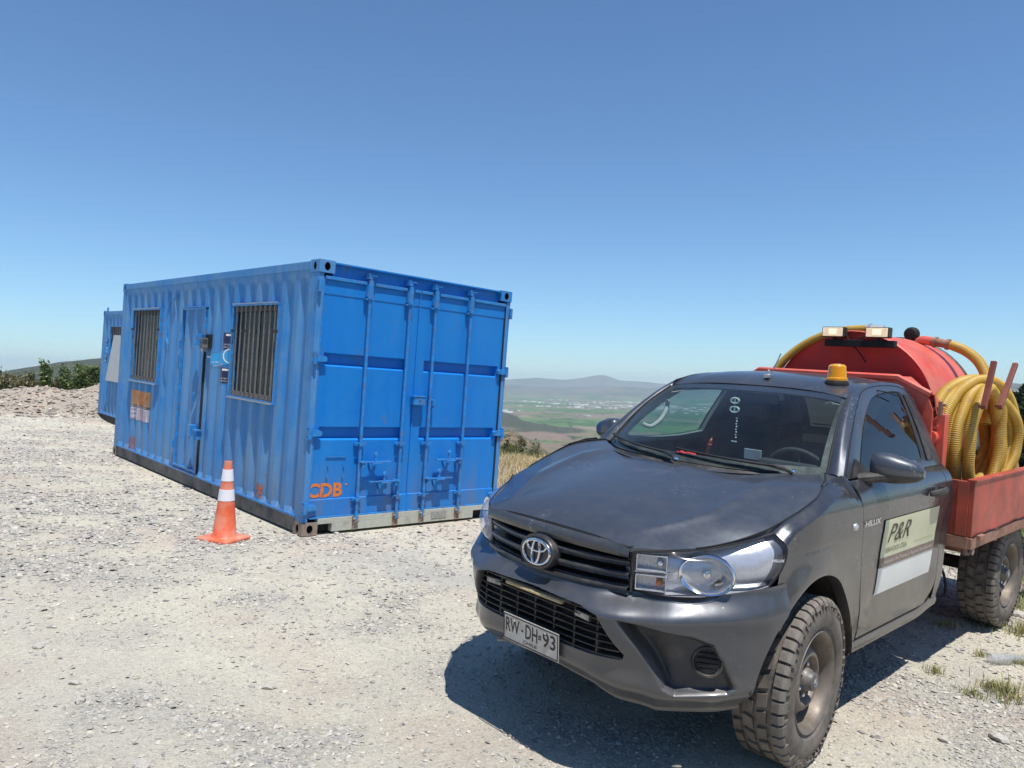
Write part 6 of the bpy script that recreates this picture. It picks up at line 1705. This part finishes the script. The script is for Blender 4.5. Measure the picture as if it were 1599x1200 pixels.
def build_tank(root):
    tk = empty('vacuum_tank'); tk.parent = root
    REDT = simple('deep_red_tank_paint', (.60, .040, .032), .48, 0, .22, 2.6, (.45, .05, .05), .55, 3.0, .06, 20)
    zc, R, x0, x1 = 1.515, .595, -2.20, -3.12
    b = MB(); b.lathe([(0, x0 - .035), (R * .5, x0 - .03), (R - .02, x0 - .012), (R, x0)], 'x', (0, 0, zc), 72)
    b.build('tank_end', REDT, tk, smooth=40)
    b = MB(); b.lathe([(R + .006, x0 + .006), (R + .012, x0), (R + .006, x0 - .008)], 'x', (0, 0, zc), 72, close=True); b.build('end_flange', RED, tk)
    b = MB(); b.lathe([(R, x0), (R + .001, (x0 + x1) / 2), (R, x1)], 'x', (0, 0, zc), 72); b.build('tank_shell', RED, tk, smooth=40)
    b = MB(); b.lathe([(R + .003, x1 + .012), (R + .013, x1), (R + .003, x1 - .012)], 'x', (0, 0, zc), 72, close=True); b.build('rear_flange', BLKMAT, tk)
    b = MB(); b.lathe([(R, x1), (R * .98, x1 - .06), (R * .8, x1 - .16), (R * .4, x1 - .22), (0, x1 - .235)], 'x', (0, 0, zc), 72); b.build('tank_end', RED, tk, smooth=40)
    b = MB(); b.bx(x1, x0, -.35, .35, .868, 1.05); b.build('tank_cradle', RUST, tk, smooth=0)
    # lamp bar with two square work lamps
    b = MB(); b.bx(x0 + .01, x0 + .07, -.170, .325, 2.000, 2.050); lb = b.build('lamp_bar', BLACK, tk, smooth=0, bev=.004)
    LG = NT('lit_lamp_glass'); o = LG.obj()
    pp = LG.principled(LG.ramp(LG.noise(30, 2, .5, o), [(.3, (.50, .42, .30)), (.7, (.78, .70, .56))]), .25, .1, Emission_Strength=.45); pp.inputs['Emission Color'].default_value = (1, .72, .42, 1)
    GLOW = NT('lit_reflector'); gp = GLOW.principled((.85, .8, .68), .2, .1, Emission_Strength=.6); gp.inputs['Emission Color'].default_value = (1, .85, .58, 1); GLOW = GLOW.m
    for y in (-.100, .215):
        b = MB(); b.bx(x0 + .03, x0 + .10, y - .082, y + .082, 2.066, 2.142); l = b.build('work_lamp', BLKMAT, tk, smooth=0, bev=.008)
        b = MB(); b.bx(x0 + .098, x0 + .104, y - .074, y + .074, 2.073, 2.136); b.build('lamp_glass', LG.m, l, smooth=0, bev=.004)
        b = MB(); b.bx(x0 + .101, x0 + .106, y - .030, y + .030, 2.085, 2.125); b.build('lamp_reflector', GLOW, l, smooth=0, bev=.006)
        b = MB(); b.bx(x0 + .05, x0 + .07, y - .01, y + .01, 2.045, 2.07); b.build('lamp_bracket', BLACK, l, smooth=0)
        b = MB(); b.tube(cr_curve([(x0 + .05, y + (.08 if y < 0 else -.08), 2.09), (x0 + .06, .02, 2.02), (x0 + .03, .05, 1.99), (x0 + .012, .12, 1.89)], 20), .005, 5); b.build('lamp_wire', BLACK, l)
    # dark rubber cap on top, red elbow and hose coupling
    b = MB(); b.cyl((-2.98, .135, 2.06), (-2.98, .135, 2.11), .025, n=12); b.lathe([(0, .045), (.040, .040), (.054, .018), (.056, -.018), (.040, -.040), (0, -.045)], 'x', (-2.98, .135, 2.142), 20); b.build('pressure_cap', BLACK, tk)
    b = MB(); b.tube(cr_curve([(-2.93, .20, 2.00), (-2.93, .205, 2.06), (-2.92, .225, 2.088), (-2.91, .27, 2.090), (-2.905, .31, 2.083)], 16), .034, 14); b.build('outlet_elbow', RED, tk)
    b = MB(); b.cyl((-2.905, .30, 2.085), (-2.90, .46, 2.058), .032, n=14); b.cyl((-2.905, .325, 2.081), (-2.905, .345, 2.077), .042, n=14); b.cyl((-2.90, .415, 2.066), (-2.90, .435, 2.062), .042, n=14); b.build('hose_coupling', RUST, tk)
    # second coupling on the front top
    b = MB(); b.cyl((-2.24, .085, 2.135), (-2.26, .20, 2.130), .034, n=14); b.cyl((-2.24, .10, 2.135), (-2.242, .115, 2.135), .042, n=14); b.build('hose_coupling', CHROME if False else GALV, tk)
    # pegs that carry the hose coil
    for x, y in ((-1.93, .955), (-2.27, .955)):
        b = MB(); a = Vector((x, y, 1.63)); e = Vector((x - (.11 if x > -2 else .25), y + .01, 1.930)); d = (e - a); Lk = d.length; Mq = Matrix.Translation((a + e) / 2) @ d.to_track_quat('Z', 'Y').to_matrix().to_4x4()
        b.box((0, 0, 0), (.032, .026, Lk)); b.build('hose_peg', PEG, tk, smooth=0, bev=.003, mat=Mq)
        b = MB(); b.bx(x - .012, x + .012, .93, y + .015, 1.636, 1.652); b.build('peg_arm', PEG, tk, smooth=0)
    return tk

YH = None
def hose_mat():
    t = NT('yellow_corrugated_hose'); o = t.obj()
    n = t.noise(5, 5, .65, o); a = t.n('Attribute'); a.attribute_name = 'tint'
    c = t.ramp(n, [(.3, (.52, .30, .035)), (.55, (.60, .38, .06)), (.75, (.60, .44, .14))])
    c = t.mix(t.mapr(t.noise(14, 5, .7, o), .56, .74), c, (.34, .24, .12))
    c = t.mix(1.0, c, a.outputs['Color'], 'MULTIPLY')
    t.principled(c, .5, 0); return t.m
def rib_hose(name, pts, r, mat, parent=None, pitch=.0125, amp=.0028, **kw):
    P = cr_curve(pts, 60); L_ = np.linalg.norm(np.diff(P, axis=0), axis=1).sum(); n = int(L_ / pitch) * 4
    P = cr_curve(pts, n) if len(pts) < 400 else lin_curve(pts, n)
    ph = np.arange(n) % 4; prof = np.array([0, amp, amp, 0])[ph] * 1.0
    mb = MB().tube(P, r - amp / 2 + prof, 14); V = np.vstack(mb.v); F = np.array([f for f in mb.f if len(f) == 4])
    tint = np.ones((n, 14, 3)); tint[(ph == 0) | (ph == 3)] = .62
    return fast_tris(name, V, F, mat, tint.reshape(-1, 3), smooth=True, parent=parent, **kw)

def build_truck():
    root = empty('utility_truck', mat=TROOT, label='dusty graphite single cab pickup with red flatbed and red vacuum tank', category='pickup truck')
    build_bumper(root); build_lower_grille(root); build_plate(root); build_grille(root); build_hood(root)
    for s in (1, -1):
        build_fender(root, s); build_door(root, s); build_cab_side(root, s); build_headlight(root, s); build_mirror(root, s); build_fog(root, s)
    build_windscreen(root); build_roof(root); build_interior(root); build_sign(root)
    ms = wheel_meshes()
    build_wheel(root, (.02, .775, .385), 1, 5, .3, ms); build_wheel(root, (.02, -.775, .385), -1, 5, .1, ms)
    build_wheel(root, (-3.085, .775, .385), 1, 0, .7, ms); build_wheel(root, (-3.085, -.775, .385), -1, 0, .2, ms)
    build_bed(root); build_tank(root)
    b = MB(); b.bx(.3, .66, -.46, .46, .60, .98); b.build('engine_bay', BLACK, root, smooth=0)
    b = MB(); b.bx(-.3, .3, -.60, .60, .45, 1.10); b.bx(-.40, .1, -.70, .70, .90, 1.12); b.build('engine_bay', BLACK, root, smooth=0)
    b = MB(); b.bx(.0 + .06, .06 + .04, 0, 0, 0, 0) if False else None
    # antenna
    c = Vector((-1.02, .0, 1.752)); a = MB(); a.bx(-.045, .055, -.018, .018, -.004, .022); a.cyl((-.0, 0, .01), (.0, 0, .05), .012, .008, 10)
    an = a.build('aerial', GALV, root, smooth=30, mat=Matrix.Translation(c) @ Matrix.Rotation(.3, 4, 'Z'), bev=.004)
    P = [(.0 + .0 * t, .03 + .085 * t / .0001 * 0 + .16 * t, .03 + t) for t in np.linspace(0, .13, 90)]; ph = np.arange(90) % 2
    P = [(0.01 * q, .02 + .38 * q, .03 + q) for q in np.linspace(0, .125, 90)]
    MB().tube(P, .0032 + .0018 * ph, 8).build('aerial_whip', CHROME, an)
    return root, ms
TRUCK, WMS = build_truck()

# ------------------------------------------------------------------ loose things on the truck
def on_truck(M4=None): return TROOT @ (M4 if M4 is not None else Matrix.Identity(4))
HOSE = hose_mat()
def build_coil():
    root = empty('coiled_hose', mat=on_truck(), label='thick coil of yellow corrugated suction hose hung on two red pegs beside the tank', category='hose')
    R2 = np.random.default_rng(14); r = .036
    # loops: (centre x, centre z, half width, half height, y near front strand, y near rear strand)
    loops = [(-2.38, 1.435, .505, .375, .665, .905), (-2.40, 1.425, .465, .385, .725, .93), (-2.35, 1.360, .385, .395, .805, .84), (-2.34, 1.365, .350, .390, .880, .86),
             (-2.38, 1.420, .485, .365, .700, .880), (-2.37, 1.370, .40, .36, .770, .86), (-2.40, 1.395, .46, .35, .64, .80), (-2.42, 1.36, .44, .32, .68, .73)]
    pts = []
    for k, (cx, cz, a, b, yf, yr) in enumerate(loops):
        th = np.linspace(0, 2 * np.pi, 26, endpoint=False) + np.pi * .5
        nx = loops[(k + 1) % len(loops)]  # blend into the next loop
        for j, t in enumerate(th):
            f = j / 26 if k < len(loops) - 1 else 0
            f = smooth(.75, 1, f)
            q = [u * (1 - f) + v * f for u, v in zip(loops[k], nx)]
            c_, s_ = math.cos(t), math.sin(t)
            x = q[0] - q[2] * c_ * -1 * (1 if True else 0) ; x = q[0] + q[2] * math.sin(t - np.pi * .5) * 1.0
            # front strand is at +x
            w = (math.sin(t - np.pi * .5) + 1) / 2
            pts.append((x, q[5] + (q[4] - q[5]) * w + R2.normal(0, .003), q[1] + q[3] * math.cos(t - np.pi * .5)))
    h = rib_hose('hose', pts, r, HOSE, root)
    rib_hose('hose_end', [(-2.96, .86, 1.30), (-2.98, .90, 1.08), (-3.03, .88, .95), (-3.25, .80, .92)], .046, HOSE, root)
    b = MB(); b.cyl((-2.968, .87, 1.20), (-2.975, .885, 1.14), .056, n=18); b.build('hose_clamp', GALV, root)
    return root
build_coil()
def build_feed_hoses():
    r1 = empty('feed_hose', mat=on_truck(), label='yellow hose running from the red elbow on the tank top down to the coil', category='hose')
    rib_hose('hose', [(-2.90, .45, 2.060), (-2.87, .56, 2.015), (-2.83, .66, 1.94), (-2.78, .73, 1.83), (-2.72, .77, 1.68), (-2.66, .78, 1.5)], .036, HOSE, r1)
    r2 = empty('feed_hose', mat=on_truck(), label='tan yellow hose arching over the far shoulder of the red tank', category='hose')
    pts = [(-2.24, .09, 2.135), (-2.235, -.02, 2.130), (-2.22, -.16, 2.105), (-2.20, -.34, 2.02), (-2.17, -.48, 1.90), (-2.12, -.58, 1.74), (-2.05, -.62, 1.55)]
    rib_hose('hose', pts, .030, HOSE, r2, amp=.0015)
build_feed_hoses()
def build_beacon():
    root = empty('amber_beacon', mat=on_truck(Matrix.Translation((-1.03, .432, 1.726)) @ Matrix.Rotation(.03, 4, 'X')), label='amber rotating beacon with a black base sitting on the cab roof', category='beacon')
    b = MB(); b.lathe([(0, -.01), (.066, -.01), (.068, .012), (.064, .028), (.056, .034), (0, .034)], 'z', n=36); b.build('base', BLACK, root, smooth=40)
    t = NT('amber_plastic'); o = t.obj(); p = t.principled((1.0, .42, .01), .28, 0, t.bump(t.n('TexWave').outputs['Fac'], .0, .01), Transmission_Weight=.25, IOR=1.45, Coat_Weight=.4)
    p.inputs['Subsurface Weight'].default_value = .35; p.inputs['Subsurface Radius'].default_value = (.05, .02, .005); p.inputs['Subsurface Scale'].default_value = .5
    b = MB(); b.lathe([(.060, .034), (.061, .048), (.054, .052), (.050, .10), (.049, .118), (.040, .128), (.018, .133), (0, .133)], 'z', n=24); b.build('lens', t.m, root, smooth=25)
    # facets
    b = MB(); b.tube(cr_curve([(-.03, .05, .01), (-.06, .12, -.002), (-.14, .15, -.012), (-.22, .185, -.022), (-.40, .21, -.05)], 30), .0035, 6); b.build('cable', BLACK, root)
build_beacon()
def build_charms():
    root = empty('hanging_charm', mat=on_truck(), label='string of pale beads and two small discs hanging from the rear view mirror', category='ornament')
    CH = simple('pale_charm', (.62, .72, .62), .4, 0, .15)
    x, y = -.80, -.085
    b = MB(); b.tube([(x, y, 1.62), (x, y + .002, 1.50), (x, y, 1.36)], .0015, 5); b.build('cord', BLACK, root)
    for z, c in ((1.600, .026), (1.545, .028)):
        th = np.linspace(0, 2 * np.pi, 20, endpoint=False); b = MB(); b.tube([(x + .01, y + c * 1.05 * math.cos(a), z + c * .62 * math.sin(a)) for a in th], .006, 6, closed=True); b.box((x + .01, y, z), (.006, .010, .03)); b.build('disc', CH, root)
    for k in range(8):
        b = MB(); b.lathe([(0, .006), (.005, .003), (.005, -.003), (0, -.006)], 'z', (x, y + .012 + .003 * (k % 2), 1.49 - .017 * k), 8); b.build('bead', WHITE_ST, root)
    b = MB(); b.box((x, y + .004, 1.345), (.006, .036, .009)); b.build('tassel', WHITE_ST, root, bev=.002)
    r = empty('red_cloth', mat=on_truck(Matrix.Translation((-.42, -.16, 1.262))), label='small crumpled red thing lying on top of the dashboard', category='cloth')
    b = MB(); P = cr_curve([(0, -.07, .004), (.005, -.035, .016), (-.01, 0, .010), (.006, .03, .018), (0, .075, .004)], 20); b.tube(P, .012 + .004 * np.sin(np.arange(20) * 1.7), 8, flat=(1, 1.5)); b.build('cloth', simple('bright_red_cloth', (.75, .03, .035), .6, 0, .2), r)
    r = empty('note_pad', mat=on_truck(Matrix.Translation((-.66, .13, 1.30))), label='pale grey square pad standing behind the dashboard seen through the windscreen', category='pad')
    b = MB(); b.box((0, 0, 0), (.01, .11, .06)); b.build('pad', simple('grey_pad', (.33, .35, .38), .6), r, smooth=0, bev=.003)
build_charms()
def build_bottle():
    g = ground_pt(1572, 1040); z = float(gh(np.array([g[0]]), np.array([g[1]]))[0])
    root = empty('plastic_bottle', loc=(g[0], g[1], z + .03), label='crushed clear plastic bottle lying on the dirt at the right edge', category='bottle')
    root.rotation_euler = (0, math.radians(4), math.radians(-28))
    t = NT('clear_plastic'); tr = t.n('BsdfTransparent'); tr.inputs[0].default_value = (.93, .94, .94, 1); gl = t.n('BsdfGlossy'); gl.inputs['Roughness'].default_value = .12; df = t.n('BsdfDiffuse'); df.inputs[0].default_value = (.75, .75, .73, 1)
    m1 = t.n('MixShader'); m1.inputs[0].default_value = .30; m2 = t.n('MixShader'); m2.inputs[0].default_value = .16; t.l(tr.outputs[0], m1.inputs[1]); t.l(df.outputs[0], m1.inputs[2]); t.l(m1.outputs[0], m2.inputs[1]); t.l(gl.outputs[0], m2.inputs[2]); t.l(m2.outputs[0], t.out.inputs['Surface'])
    pr = [(0, -.14), (.030, -.14), (.038, -.13), (.040, -.09), (.033, -.06), (.040, -.03), (.038, .02), (.034, .04), (.040, .06), (.036, .09), (.020, .125), (.013, .14), (.013, .155)]
    b = MB(); b.lathe([(r, h) for r, h in pr], 'x', n=28); V = np.vstack(b.v); V[:, 2] *= .72; V[:, 2] += .006 * np.sin(V[:, 0] * 70) ; V[:, 1] += .008 * np.sin(V[:, 0] * 33); b.v = [V]; b.build('bottle_body', t.m, root, smooth=60)
    b = MB(); b.cyl((.150, 0, 0), (.168, 0, 0), .015, n=16); b.build('bottle_cap', WHITE_ST, root)
build_bottle()
